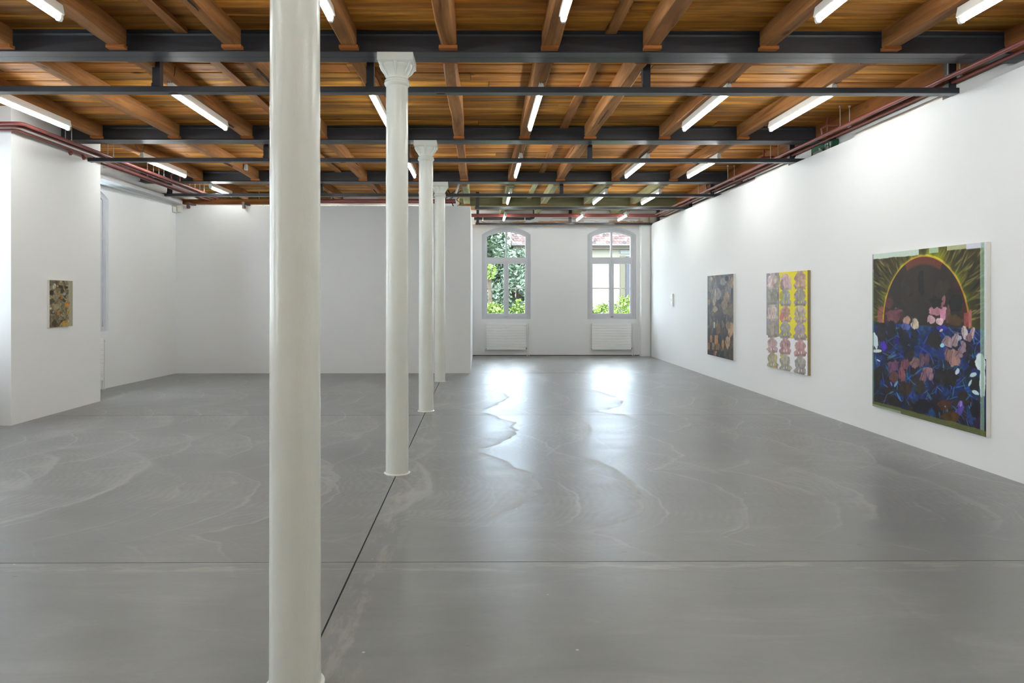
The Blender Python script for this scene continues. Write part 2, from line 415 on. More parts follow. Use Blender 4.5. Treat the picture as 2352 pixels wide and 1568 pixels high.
# brown strip painted in as the shadow line along the end wall foot
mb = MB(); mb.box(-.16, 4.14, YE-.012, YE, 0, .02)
struct('shadow_strip_back', mb, M['clampbrown'], 'thin brown painted shadow strip at the foot of the end wall', 'baseboard')

# ------------------------------------------------------------------ windows
def arc(a, spring, rise, N=16, flip=False):
    Rr = (a*a+rise*rise)/(2*rise)
    pts = [(-a+2*a*i/N, spring+math.sqrt(max(Rr*Rr-(-a+2*a*i/N)**2, 0))-(Rr-rise)) for i in range(N+1)]
    return pts
def arch_ring(m, a0, s0, sp0, r0, a1, s1, sp1, r1, y0, y1, bottom=True):
    """arched frame between outer outline 0 and inner outline 1"""
    P0 = [(-a0, s0)] + arc(a0, sp0, r0) + [(a0, s0)]; P1 = [(-a1, s1)] + arc(a1, sp1, r1) + [(a1, s1)]
    n = len(P0); b = len(m.v)
    for y in (y0, y1):
        m.v += [(x, y, z) for x, z in P0] + [(x, y, z) for x, z in P1]
    rng = range(n) if bottom else range(n-1)
    for i in rng:
        j = (i+1) % n
        m.face([b+i, b+j, b+n+j, b+n+i]); m.face([b+2*n+i, b+3*n+i, b+3*n+j, b+2*n+j])
        m.face([b+i, b+2*n+i, b+2*n+j, b+j]); m.face([b+n+i, b+n+j, b+3*n+j, b+3*n+i])
def make_window(name, loc, rz, label):
    w = thing(name, label, 'window', loc, None, 'structure', rz)
    m = LMB(); arch_ring(m, .63, .943, 3.127, .19, .557, 1.02, 3.105, .141, .045, .22); m.build('casing', M['casing'], w)
    m = LMB(); arch_ring(m, .557, 2.49, 3.105, .141, .495, 2.538, 3.075, .113, .07, .13)
    m.box(-.024, .024, .075, .125, 2.53, 3.19)
    fr = m.build('upper_sash', M['frame'], w)
    for s in (-1, 1):
        x0, x1 = (-.495, -.024) if s < 0 else (.024, .495)
        gm = LMB(); pts = [(x, z) for x, z in arc(.495, 3.075, .113) if x0-1e-6 <= x <= x1+1e-6]
        if s < 0: prof = [(x0, 2.538), (x1, 2.538), (x1, 3.186)] + pts[::-1]
        else: prof = [(x0, 2.538), (x1, 2.538)] + pts[::-1] + [(x0, 3.186)]
        gm.prism(prof, .098, .102); gm.build('pane', M['glass'], fr)
    for s in (-1, 1):
        xi, xo = s*.056, s*.495
        m = LMB(); xa, xb = sorted((s*.004, s*.557))
        gi0, gi1 = sorted((xi, xo))
        m.box(xa, gi0, .07, .13, 1.02, 2.455); m.box(gi1, xb, .07, .13, 1.02, 2.455)
        m.box(gi0, gi1, .07, .13, 1.02, 1.078); m.box(gi0, gi1, .07, .13, 2.38, 2.455)
        sh = m.build('casement', M['frame'], w)
        m = LMB(); m.box(gi0, gi1, .085, .12, 1.724, 1.75); m.build('glazing_bar', M['muntin'], sh)
        m = LMB()
        for q in ((gi0, gi0+.009, 1.078, 2.38), (gi1-.009, gi1, 1.078, 2.38), (gi0, gi1, 1.078, 1.088), (gi0, gi1, 2.372, 2.38)):
            m.box(q[0], q[1], .082, .1, q[2], q[3])
        m.build('putty_line', M['muntin'], sh)
        gm = LMB(); gm.box(gi0, gi1, .100, .104, 1.078, 2.38); gm.build('pane', M['glass'], sh)
        m = LMB()
        for z in (1.15, 1.72, 2.30): m.tube([(s*.562, .06, z-.03), (s*.562, .06, z+.03)], .009, 8)
        m.build('hinges', M['frame'], sh)
    m = LMB(); m.box(-.557, .557, .06, .135, 2.455, 2.49); m.build('transom', M['frame'], w)
    m = LMB(); m.tube([(.004, .055, 1.0), (.004, .055, 2.47)], .010, 8); m.tube([(.004, .05, 1.40), (.004, .02, 1.40), (-.075, .02, 1.405)], .010, 8)
    m.sphere((-.08, .02, 1.405), .014); m.box(-.02, .03, .045, .07, .985, 1.01)
    m.build('espagnolette_handle', M['frame'], w)
    m = LMB(); m.box(-.63, .63, .20, .56, .90, .943); m.build('outer_sill', M['casing'], w)
    return w
make_window('window_1', (.705, YE, 0), 0, 'left arched grey-framed window of the end wall, looking onto trees')
make_window('window_2', (3.432, YE, 0), 0, 'right arched grey-framed window of the end wall, looking onto a tiled roof')
wy = 10.76; make_window('window_3', (-6.17+(wy-11.2)*math.tan(ang), wy, 0), R(90)-ang, 'arched window seen edge-on behind the left white block wall')
make_window('window_4', (XL, LW[0], 0), R(90), 'arched window in the left wall outside the picture, nearer the block wall')
make_window('window_5', (XL, LW[1], 0), R(90), 'arched window in the left wall, middle one of three')
make_window('window_6', (XL, LW[2], 0), R(90), 'arched window in the left wall beside the viewer')

# ------------------------------------------------------------------ radiators
def make_radiator(label, loc, rz):
    w = thing('radiator', label, 'radiator', loc, 'white panel radiators under the windows', None, rz)
    m = LMB(); z0, z1 = .155, .845; n = 10; h = (z1-z0)/n
    for i in range(n):
        a, b = z0+i*h, z0+(i+1)*h-.006
        m.prism([(-.085, a+.004), (-.089, a+.008), (-.089, b-.004), (-.085, b), (-.075, b), (-.075, a+.004)], -.505, .505, 'x')
    m.box(-.503, .503, -.077, -.035, z0+.01, z1-.01)
    m.build('panel', M['radiator'], w)
    m = LMB(); m.tube([(.54, -.05, 0), (.54, -.05, .80), (.49, -.05, .80)], .009, 8); m.tube([(.585, -.05, 0), (.585, -.05, .83)], .008, 8)
    m.build('supply_pipe', M['radiator'], w)
    m = LMB(); m.tube([(.49, -.055, .80), (.56, -.055, .80)], .018, 10); m.tube([(.54, -.055, .80), (.54, -.10, .80)], .022, 12); m.build('valve', M['white_metal'], w)
    m = LMB(); m.tube([(.50, -.06, .19), (.53, -.06, .19)], .014, 8); m.box(.512, .53, -.075, -.045, .17, .21); m.build('drain_plug', M['brass'], w)
    m = LMB(); m.tube([(-.50, -.06, .185), (-.52, -.06, .185)], .010, 8); m.build('end_plug', M['brass'], w)
    m = LMB()
    m.box(-.37, .37, -.03, -.001, .62, .66); m.box(-.37, -.33, -.036, -.001, .25, .75); m.box(.33, .37, -.036, -.001, .25, .75)
    m.build('wall_bracket', M['white_metal'], w)
make_radiator('white panel radiator under the left end window, in front of the tree view', (.70, YE-.004, 0), 0)
make_radiator('white panel radiator under the right end window, beside the corner pilaster', (3.41, YE-.004, 0), 0)
make_radiator('white panel radiator mostly hidden behind the left block wall', (-6.17+(10.62-11.2)*math.tan(ang), 10.62, 0), R(90)-ang)

# ------------------------------------------------------------------ steel double beams
ORD = ['nearest', 'second', 'third', 'fourth', 'fifth']
def double_beam(yb, x0, x1, mat, label, name='steel_beam'):
    w = thing(name, label, 'steel beam', (0, yb, ZF), 'double steel beams under the ceiling')
    for s in (-1, 1):
        m = MB(); yc = yb + s*.0615; a = .06; t = .011
        prof = [(yc-a, ZF), (yc+a, ZF), (yc+a, ZF+t*.7), (yc+.01, ZF+t*1.6), (yc+.004, ZF+.03), (yc+.004, ZC-.03), (yc+.01, ZC-t*1.4), (yc+a, ZC-t*.7), (yc+a, ZC-.001),
                (yc-a, ZC-.001), (yc-a, ZC-t*.7), (yc-.01, ZC-t*1.4), (yc-.004, ZC-.03), (yc-.004, ZF+.03), (yc-.01, ZF+t*1.6), (yc-a, ZF+t*.7)]
        m.prism(prof, x0, x1, 'x'); m.build('girder', mat, w)
    m = MB(); m.box(x0+.4, x1-.4, yb-.0012, yb+.0012, ZF+.02, ZF+.05)
    m.build('spacer_strip', mat, w)
for k, yb in enumerate(BEAMS[1:4]):
    x0 = [-6.25, -5.47, -6.02][k]
    double_beam(yb, x0, XR-.01, M['steel'], ['nearest dark grey double steel beam, carried by the second column',
        'dark grey double steel beam carried by the third column', 'dark grey double steel beam carried by the fourth, farthest column'][k])
double_beam(BEAMS[4], -.44, XR-.01, M['olive_steel'], 'olive painted double beam at the far end of the ceiling')

# ------------------------------------------------------------------ timber joists
JX = [-4.95, -3.95, -3.01, -2.05, -1.08, -.26, .59, 1.45, 2.42, 3.45]
SPAN = ['in the nearest bay', 'between nearest and second dark beams', 'between second and third dark beams',
        'between third dark beam and olive beam', 'between olive beam and end wall']
NTH = ['first', 'second', 'third', 'fourth', 'fifth', 'sixth', 'seventh', 'eighth', 'ninth', 'tenth']
def joist(x, y0, y1, w, z0, z1, seed, nm, lab, group, mat, block=True):
    rj = random.Random(seed); n = 18; m = MB()
    ph = [rj.uniform(0, 6.28) for _ in range(8)]; c = rj.uniform(.008, .02)
    for i in range(n+1):
        t = i/n; y = y0+(y1-y0)*t
        dx = .006*math.sin(3*t+ph[0])+.004*math.sin(9*t+ph[1]); dw = .006*math.sin(4.3*t+ph[2])+.003*math.sin(17*t+ph[3]); dz = .005*math.sin(5*t+ph[4])+.003*math.sin(13*t+ph[5])
        cc = c*(1+.7*math.sin(7*t+ph[6])); c2 = c*(1+.7*math.sin(5*t+ph[7])); a = w/2+dw
        zb = z0+dz*(math.sin(math.pi*t)**.5 if 0 < t < 1 else 0)
        for px, pz in ((-a, z1), (-a, zb+cc), (-a+cc, zb), (-a*.1, zb+.001*math.sin(20*t)), (a-c2, zb), (a, zb+c2), (a, z1)): m.v.append((x+px+dx, y, pz))
    for i in range(n):
        for k in range(7):
            a = i*7+k; b = i*7+(k+1) % 7; m.face([a, b, b+7, a+7])
    m.face(list(range(7))[::-1]); m.face([n*7+k for k in range(7)])
    o = thing(nm, lab, 'joist', (x, (y0+y1)/2, z0), group)
    m.build('timber', mat, o)
    if block:
        bm = MB()
        bm.box(x-.075+rj.uniform(-.008, .008), x+.075+rj.uniform(-.008, .008), y1-.062, y1+.003, ZF+.0125, z0+.002); bm.build('bearing_block', M['block'], o)
        bm = MB(); bm.box(x-.07, x+.07, y0-.003, y0+.06, ZF+.0125, z0+.002); bm.build('bearing_block', M['block'], o)
    # drying crack
    if rj.random() < .75:
        cm = MB(); a0 = rj.uniform(.05, .6); a1 = a0+rj.uniform(.15, .35); xx = rj.uniform(-.25, .25)*w; N = 14
        side = rj.choice([0, 0, 1, -1])
        for i in range(N+1):
            t = a0+(a1-a0)*i/N; y = y0+(y1-y0)*t; hw = .0045*math.sin(math.pi*i/N)+.0006; jx = rj.uniform(-.004, .004)
            if side == 0: cm.v += [(x+xx+jx-hw, y, z0-.0085), (x+xx+jx+hw, y, z0-.0085), (x+xx+jx+hw, y, z0+.02), (x+xx+jx-hw, y, z0+.02)]
            else:
                zz = z0+.075+jx; xs_ = x+side*(w/2+.0095); xi_ = x+side*(w/2-.03)
                cm.v += [(xs_, y, zz-hw), (xs_, y, zz+hw), (xi_, y, zz+hw), (xi_, y, zz-hw)]
        for i in range(N):
            for k in range(4):
                a = i*4+k; b = i*4+(k+1) % 4; cm.face([a, b, b+4, a+4])
        cm.face([3, 2, 1, 0]); cm.face([N*4+k for k in range(4)])
        cm.build('drying_crack', M['gap'], o)
    return o
Z0J = 3.59
def has_lamp(b, j):
    if b == 3: return j in (6, 8, 9)
    if b == 4: return j in (6, 8, 9)
    return j in (0, 2, 4, 6, 8, 9)
for b in range(5):
    yA = BEAMS[b] + (.128 if b else .07); yB_ = (BEAMS[b+1]-.128) if b < 4 else YE+.05
    if b == 0: yA = 2.72
    for j, x in enumerate(JX):
        if b == 4 and x < -.2: continue
        if b == 2 and j == 0: pass
        y1 = yB_
        if b == 3 and x < -.3: y1 = 14.76
        if b in (1,) and j == 0: pass
        k = 9-j
        lab = '%s timber joist from the right wall, %s%s' % (NTH[k], SPAN[b], '')
        if b in (1, 2) and j == 0: lab = 'leftmost timber joist, close to the left wall, %s' % SPAN[b]
        rj = random.Random(b*31+j)
        joist(x, yA, y1, rj.uniform(.12, .145), Z0J, ZC+.003, b*100+j, 'timber_joist', lab, 'rough timber joists ' + SPAN[b], M['joist'], block=(b < 4))
for b in range(4):
    yA = BEAMS[b]+.13; yB_ = BEAMS[b+1]-.13
    joist(4.49, yA, yB_, .13, Z0J, ZC+.003, 900+b, 'timber_joist', 'dark edge joist over the right wall, %s' % SPAN[b], 'edge joists along the right wall', M['plate'], block=True)
    m = MB(); m.box(4.57, 4.70, yA, yB_, 3.60, ZC+.002)
    tag(m.build('wall_plate', M['plate']), 'broad wall plate behind the right red pipes, %s' % SPAN[b], 'timber plate', 'wall plates along the right wall')
mb = MB(); mb.box(-5.95, -3.3, 13.72, 13.86, 3.375, 3.47)
tag(mb.build('timber_lintel', M['platex']), 'brown timber lying just above the left end of the middle partition', 'timber beam')
mb = MB(); mb.box(-5.95, -3.2, 14.55, 14.74, 3.55, 3.735)
tag(mb.build('insulation_strip', simple('olive_insulation', lin((120, 105, 50)), .9, var=.4, scale=9)), 'mottled olive infill panel under the ceiling behind the left lamps', 'panel')
# thin cover strips under the boards
for b in range(4):
    for x, w_, lab in ((1.11, .095, 'right'), (-2.48, .10, 'left')):
        if b == 3 and x < 0: continue
        yA = BEAMS[b]+.125; yB_ = BEAMS[b+1]-.125; rj = random.Random(b+7); m = MB(); n = 12
        for i in range(n+1):
            y = yA+(yB_-yA)*i/n; d = rj.uniform(-.006, .006); e = rj.uniform(-.006, .006)
            m.v += [(x-w_/2+d, y, ZC-.03), (x+w_/2+e, y, ZC-.03), (x+w_/2+e, y, ZC+.004), (x-w_/2+d, y, ZC+.004)]
        for i in range(n):
            for k in range(4):
                a = i*4+k; c_ = i*4+(k+1) % 4; m.face([a, c_, c_+4, a+4])
        m.face([3,2,1,0]); m.face([n*4+k for k in range(4)])
        tag(m.build('cover_strip', M['joist']), 'thin cover strip %s of the columns, %s' % (lab, SPAN[b]), 'timber strip', 'cover strips under the boards')

# ------------------------------------------------------------------ dark rails hung below the ceiling
def rail(y, x0, x1, z, hangers, label, ztop=ZC, w=.10, h=.052, name='ceiling_rail'):
    o = thing(name, label, 'steel rail', (0, y, z), 'dark steel rails hung below the ceiling')
    m = MB(); m.prism([(y, z+.004), (y+.004, z), (y+w-.004, z), (y+w, z+.004), (y+w, z+h-.004), (y+w-.004, z+h), (y+.004, z+h), (y, z+h-.004)], x0, x1, 'x')
    m.build('tube_rail', M['rail'], o)
    for x in hangers:
        m = MB(); m.box(x-.034, x+.034, y+.012, y+.082, z+h-.001, ztop); m.box(x-.04, x-.034, y+.008, y+.086, z+.012, z+h+.03)
        m.build('hanger_post', M['rail'], o)
    m = MB(); x = x0+1.0
    while x < x1-.4:
        m.prism([(x, y+.045), (x+.012, y+.038), (x+.07, y+.038), (x+.082, y+.045), (x+.082, y+.055), (x+.07, y+.062), (x+.012, y+.062), (x, y+.055)], z-.0008, z+.002, 'z'); x += 2.44
    m.build('slot_holes', M['gap'], o)
    m = MB(); m.box(x0-.006, x0, y-.002, y+w+.002, z-.002, z+h+.002); m.build('end_cap', M['rail'], o)
    return o
HG = [-2.93, -.99, 1.53, 4.33]
rail(6.20, -6.27, 4.384, 3.363, HG, 'nearest dark hung rail, between the first two dark beams, crossing every column')
rail(9.395, -5.36, 4.50, 3.367, HG, 'second dark hung rail from the viewer, ending at the left block wall')
rail(12.62, -5.93, 4.62, 3.368, [-5.72]+HG, 'third dark hung rail, just in front of the middle partition')
rail(14.46, -.08, 4.62, 3.37, [-.03, 4.5], 'fourth dark hung rail, below the olive beam')
rail(17.25, -.08, 4.62, 3.34, [-.03, 2.31, 4.55], 'farthest dark hung rail, close above the end windows')

# ------------------------------------------------------------------ columns
def make_column(label, x, y, group='white cast iron columns in a row'):
    o = thing('iron_column', label, 'column', (x, y, 0), group)
    m = LMB(); prof = [(.112, 0), (.112, .006), (.0985, .012), (.0975, .05)]
    n = 40
    for i in range(n+1):
        z = .06+(3.315-.06)*i/n; prof.append((.0972-.004*i/n + .0004*math.sin(i*1.7), z))
    m.lathe(prof, seg=64); m.build('shaft', M['column'], o)
    m = LMB(); pr = [(.092, 3.296), (.098, 3.302), (.1085, 3.316), (.1095, 3.327), (.1035, 3.337), (.1045, 3.341), (.105, 3.348), (.098, 3.356), (.092, 3.36)]
    m.lathe(pr, seg=64); m.build('neck_ring', M['column'], o)
    # bell: round at the neck, scalloped octagon at the top
    def shp(r, z, a):
        t = min(max((z-3.365)/.10, 0), 1)
        k = (a/(math.pi/4)) % 1.0; sc = abs(math.sin(math.pi*k))        # eight leaves with a rib at each axis
        sq = 1/max(abs(math.cos(a)), abs(math.sin(a)))
        return r*(1+(sq-1)*.62*t**.9)*(1-.05*t*(1-sc))
    m = LMB(); pr = [(.0925, 3.355), (.0935, 3.368), (.0965, 3.383), (.102, 3.398), (.110, 3.414), (.120, 3.430), (.130, 3.446), (.1365, 3.459), (.1385, 3.470), (.134, 3.479), (.12, 3.484)]
    m.lathe(pr, seg=96, shape=shp); m.build('bell_capital', M['column'], o)
    m = LMB()
    for i in range(4):       # ribs running up to the abacus on each face
        c, s_ = math.cos(i*math.pi/2), math.sin(i*math.pi/2)
        m.tube([(c*.093, s_*.093, 3.375), (c*.106, s_*.106, 3.41), (c*.126, s_*.126, 3.445), (c*.138, s_*.138, 3.484)], [.003, .007, .012, .017], 8)
    for i in range(4):
        a = math.pi/4+i*math.pi/2; c, s_ = math.cos(a), math.sin(a)
        m.tube([(c*.095, s_*.095, 3.375), (c*.118, s_*.118, 3.41), (c*.155, s_*.155, 3.445), (c*.180, s_*.180, 3.480)], [.003, .007, .010, .010], 8)
    m.build('capital_ribs', M['column'], o)
    m = LMB()
    def sq(z, a): return [(-a, -a, z), (a, -a, z), (a, a, z), (-a, a, z)]
    lv = [(3.46, .120), (3.466, .126), (3.474, .136), (3.481, .146), (3.484, .149), (3.486, .150), (3.545, .150), (3.549, .146)]
    b = len(m.v)
    for z, a in lv: m.v += sq(z, a)
    for i in range(len(lv)-1):
        for k in range(4): p = b+i*4+k; q = b+i*4+(k+1) % 4; m.face([p, q, q+4, p+4])
    m.face([b+3, b+2, b+1, b]); m.face([b+(len(lv)-1)*4+k for k in range(4)])
    m.build('abacus', M['column'], o)
    return o
base = make_column('nearest white cast iron column, running the full height of the picture', -.712, BEAMS[0])
for yb, lab in ((BEAMS[1], 'second white cast iron column, with a square capital under the nearest dark beam'), (BEAMS[2], 'third white cast iron column, seen just right of the second'),
                (BEAMS[3], 'farthest and smallest of the white cast iron columns')):
    c = copy_tree(base); c.location = (-.70, yb, 0); c['label'] = lab
mb = MB(); mb.box(-.535, -.50, BEAMS[1]+.10, BEAMS[1]+.16, 3.42, 3.552)

# ------------------------------------------------------------------ fluorescent lamps
GR = 'fluorescent batten lamps under the joists'
def make_lamp(L, label, lit=True):
    o = thing('tube_lamp', label, 'lamp', (0, 0, 0), GR); h = L/2
    m = LMB(); m.prism([(-.019, 0), (.019, 0), (.032, -.068), (.027, -.075), (-.027, -.075), (-.032, -.068)], -h, h); m.build('housing', M['white_metal'], o)
    m = LMB(); m.tube([(0, -h+.03, -.097), (0, h-.03, -.097)], .0185, 14); m.build('fluorescent_tube', M['tube'], o)
    for s in (-1, 1):
        y = s*(h-.014)
        m = LMB(); m.prism([(-.022, -.068), (.022, -.068), (.022, -.10), (.012, -.119), (-.012, -.119), (-.022, -.10)], y-.014, y+.014); m.build('socket', M['white_metal'], o)
    m = LMB(); m.tube([(0, -h+.04, -.005), (-.01, -h-.03, -.01), (-.03, -h-.09, .05), (-.05, -h-.10, .115)], .004, 6); m.tube([(.0, -h+.02, -.005), (.04, -h-.04, .0), (.07, -h-.06, .06), (.06, -h-.02, .14)], .004, 6)
    m.build('flex_cable', M['cable'], o)
    return o
LB = ['nearest bay', 'nearest hung rail bay', 'second hung rail bay', 'third hung rail bay', 'farthest bay']
proto = make_lamp(1.46, 'x'); short = make_lamp(1.05, 'x'); used = {'a': False, 'b': False}
def put(kind, x, y, z, label, group=None):
    src = proto if kind == 'a' else short
    o = src if not used[kind] else copy_tree(src)
    used[kind] = True; o.location = (x, y, z); o['label'] = label
    if group: o['group'] = group
    else: o['group'] = GR
cols = {0: 'leftmost', 2: 'second from the left', 4: 'third from the left', 6: 'first right of columns', 8: 'second from the right wall', 9: 'closest to the right wall'}
for b in range(3):
    yc = 7.36+BAY*(b-1)
    for j in (0, 2, 4, 6, 8, 9):
        x = JX[j] + (.02 if j < 5 else .015)
        if j == 0: x += .09
        put('a', x, yc, Z0J-.004, 'lit tube lamp in the %s, %s' % (LB[b], cols[j]))
for j in (6, 8, 9): put('a', JX[j]+.015, 13.76, Z0J-.004, 'lit tube lamp under olive joist, %s, %s' % (LB[3], {6: 'nearest the column row', 8: 'middle of three', 9: 'closest to the right wall'}[j]))
for j in (0,): put('b', JX[j]+.09, 12.90, Z0J-.004, 'short lit tube lamp at the far left, before the middle partition')
for j in (6, 8, 9): put('b', JX[j]+.03, 16.5, 3.52, 'lit tube lamp close to the end wall, %s' % {6: 'above the left window', 8: 'between the windows', 9: 'above the right window'}[j])
for b in (-1, -2):
    yc = 7.36+BAY*(b-1)
    for j in (0, 2, 4, 6, 8, 9): put('a', JX[j], yc, ZC-.004, 'lit tube lamp %s, %s' % ('over the viewer' if b == -1 else 'behind the viewer', cols[j]), 'tube lamps outside the picture')
for x, q in ((-1.6, 'right'), (-3.6, 'middle'), (-5.1, 'left')):     # unseen guessed lamps, added to light the wall and pipes above the partition
    put('a', x, 13.716, 3.22, 'added unseen tube lamp on the back of the middle partition, %s one' % q, 'added tube lamps behind the middle partition')
    lo = [o for o in bpy.data.objects if o.get('label', '').endswith('%s one' % q) and o.get('category') == 'lamp'][-1]; lo.rotation_euler = (0, 0, R(90))

# ------------------------------------------------------------------ red pipes
def pipe(pts, r, label, group, mat='pipe_red', name='steam_pipe', cat='pipe'):
    P = []
    n = len(pts); rad = .07
    for i, p in enumerate(pts):
        p = Vector(p)
        if 0 < i < n-1:
            a = (Vector(pts[i-1])-p).normalized(); b_ = (Vector(pts[i+1])-p).normalized()
            for k in range(6):
                t = k/5; P.append((p+a*rad)*(1-t)**2 + p*2*t*(1-t) + (p+b_*rad)*t*t)
        else: P.append(p)
    m = MB(); m.tube(P, r, 12)
    o = m.build(name, M[mat]); return tag(o, label, cat, group)
GP = 'oxide red pipes along the right wall'; zp = 3.48
pipe([(4.22, 2.8, zp), (4.22, 16.3, zp), (-.5, 16.3, zp), ], .021, 'outermost oxide red pipe of the right wall bundle, turning along the end wall', GP)
pipe([(4.33, 2.8, zp-.015), (4.33, 16.42, zp-.015), (-.5, 16.42, zp-.015)], .017, 'second oxide red pipe from the room in the right wall bundle', GP)
pipe([(4.45, 9.6, zp+.01), (4.45, 16.54, zp+.01), (-.5, 16.54, zp+.01)], .017, 'third oxide red pipe of the right bundle, starting halfway down the room', GP)
pipe([(4.56, 9.9, zp+.06), (4.56, 9.9, zp), (4.56, 16.66, zp), (-.5, 16.66, zp)], .017, 'innermost oxide red pipe of the right wall bundle', GP)
GL = 'oxide red pipes along the left wall'
for i, (x, y0, r, zz, lab) in enumerate(((-5.20, 7.80, .021, 0, 'outermost oxide red pipe of the left bundle, bending round the block wall corner'), (-5.28, 7.90, .017, -.01, 'second oxide red pipe of the left bundle, rounding the block wall corner'),
        (-5.37, 7.97, .015, -.035, 'third red pipe of the left bundle, tight against the block wall'), (-5.47, 10.0, .017, -.01, 'fourth red pipe of the left bundle, starting behind the block wall'), (-5.56, 10.0, .017, -.01, 'fifth red pipe of the left bundle, nearest the left wall'))):
    ye = 13.90 + .07*i
    pts = ([(-6.28, y0, zp+zz)] if i < 3 else [(x, y0, zp+zz+.05)]) + [(x, y0 if i < 3 else y0+.02, zp+zz), (x, ye, zp+zz), (-.48, ye, zp+zz)]
    pipe(pts, r, lab, GL)
# small fittings on the pipes
for x, y, lab in ((-5.35, 8.95, 'short capped red pipe stub on the block wall, left of the pair'), (-5.35, 9.25, 'short capped red pipe stub on the block wall, right of the pair')):
    m = MB(); m.tube([(x, y, 3.43), (x+.02, y, 3.36)], .016, 10); m.tube([(x+.01, y, 3.40), (x+.02, y, 3.37)], .024, 10)
    tag(m.build('pipe_stub', M['pipe_red']), lab, 'pipe stub', 'capped pipe stubs')
def loop(x, y, lab):
    m = MB(); m.tube([(x, y, zp), (x-.02, y, zp+.09), (x+.05, y, zp+.13), (x+.25, y, zp+.13), (x+.31, y, zp+.1), (x+.31, y, ZC)], .014, 10); m.tube([(x+.10, y+.08, zp), (x+.10, y+.08, ZC)], .014, 10)
    tag(m.build('pipe_branch', M['pipe_red']), lab, 'pipe branch', 'red pipe branches rising to the ceiling')
loop(4.22, 8.35, 'red pipe branch rising over the right pipes beside the wall plate, nearest of its kind'); loop(4.22, 10.25, 'red pipe branch rising over the right pipes before the second dark beam')
loop(4.22, 12.6, 'red pipe branch rising over the right pipes beyond the third dark beam'); loop(-5.20, 11.6, 'red pipe branch rising over the left pipe bundle')
def rods(y, xs_, lab, group):
    for i, x in enumerate(xs_):
        m = MB(); m.tube([(x, y, zp+.018), (x, y, ZC-.01)], .0045, 6); m.tube([(x, y-.02, zp+.012), (x, y+.02, zp+.012)], .014, 8); m.tube([(x, y, ZC-.02), (x, y, ZC)], .014, 8)
        pos = ['outer', 'second', 'third', 'inner'][i] if len(xs_) > 2 else ['left', 'right'][i]
        tag(m.build('pipe_hanger', M['zinc']), lab % pos, 'pipe hanger', group)
G2 = 'zinc pipe hangers'
rods(6.12, (4.22, 4.33), '%s zinc pipe hanger by the nearest rail over the right wall', G2)
rods(7.95, (4.22, 4.33), '%s zinc pipe hanger on the right pipes midway to the second beam', G2)
rods(9.85, (4.22, 4.33), '%s zinc pipe hanger on the right pipes just past the second beam', G2)
rods(11.55, (4.22, 4.33, 4.45, 4.56), '%s zinc pipe hanger on the right pipes before the third dark beam', G2)
rods(13.1, (4.22, 4.33, 4.45, 4.56), '%s zinc pipe hanger on the right pipes before the olive beam', G2)
rods(8.75, (-5.20, -5.28), '%s zinc pipe hanger on the left pipes in front of the block wall', G2)
rods(9.75, (-5.20, -5.28), '%s zinc pipe hanger on the left pipes at the block wall edge', G2)
rods(11.3, (-5.20, -5.28, -5.37, -5.47), '%s zinc pipe hanger on the left pipes behind the block wall', G2)
rods(12.95, (-5.20, -5.28, -5.37, -5.47), '%s zinc pipe hanger on the left pipes above the middle partition', G2)

# ------------------------------------------------------------------ services on walls
def trunk(y0, y1, lab, x=4.50, z0=3.365, z1=3.47):
    m = MB(); m.prism([(x, z0+.012), (x+.09, z0+.012), (x+.09, z1), (x+.01, z1), (x, z1-.01)], y0, y1)
    o = m.build('cable_trunking', M['white_metal']); tag(o, lab, 'trunking', 'white cable trunking on the right wall')
    m = MB(); m.box(x-.004, x+.02, y0, y1, z0, z0+.012); m.build('lower_lip', M['clampbrown'], o)
trunk(6.6, 8.15, 'white cable trunking lying on top of the right wall, nearest piece'); trunk(9.9, 11.1, 'white cable trunking on the right wall top, beyond the exit sign')
mb = MB(); mb.tube([(-5.6, 14.32, 3.44), (-1.15, 14.32, 3.44)], .055, 16)
for x in (-5.0, -2.9, -2.5): mb.tube([(x, 14.32, 3.44), (x+.04, 14.32, 3.44)], .062, 16)
for x in (-1.9, -1.75, -1.5, -1.2): mb.tube([(x, 14.32, 3.44), (x+.06, 14.32, 3.44)], .066, 16)
for x in (-4.6, -1.65): mb.tube([(x, 14.32, 3.49), (x, 14.32, ZC+.004)], .006, 6)
tag(mb.build('insulated_duct', simple('grimy_white_lagging', lin((214, 212, 202)), .7, var=.14, scale=2)), 'thick off-white lagged duct lying above the middle partition', 'duct')
mb = MB(); mb.prism([(-5.98, 3.33), (-5.80, 3.33), (-5.80, 3.40), (-5.83, 3.40), (-5.83, 3.345), (-5.98, 3.345)], 9.95, 13.4)
tag(mb.build('cable_tray', M['grey_metal']), 'grey metal cable tray running along the far left wall', 'cable tray')
mb = MB(); mb.box(-6.12, -5.99, 9.95, 13.5, 3.33, 3.37)
struct('trim_2', mb, M['wall'], 'white ledge along the top of the far left wall', 'ledge')
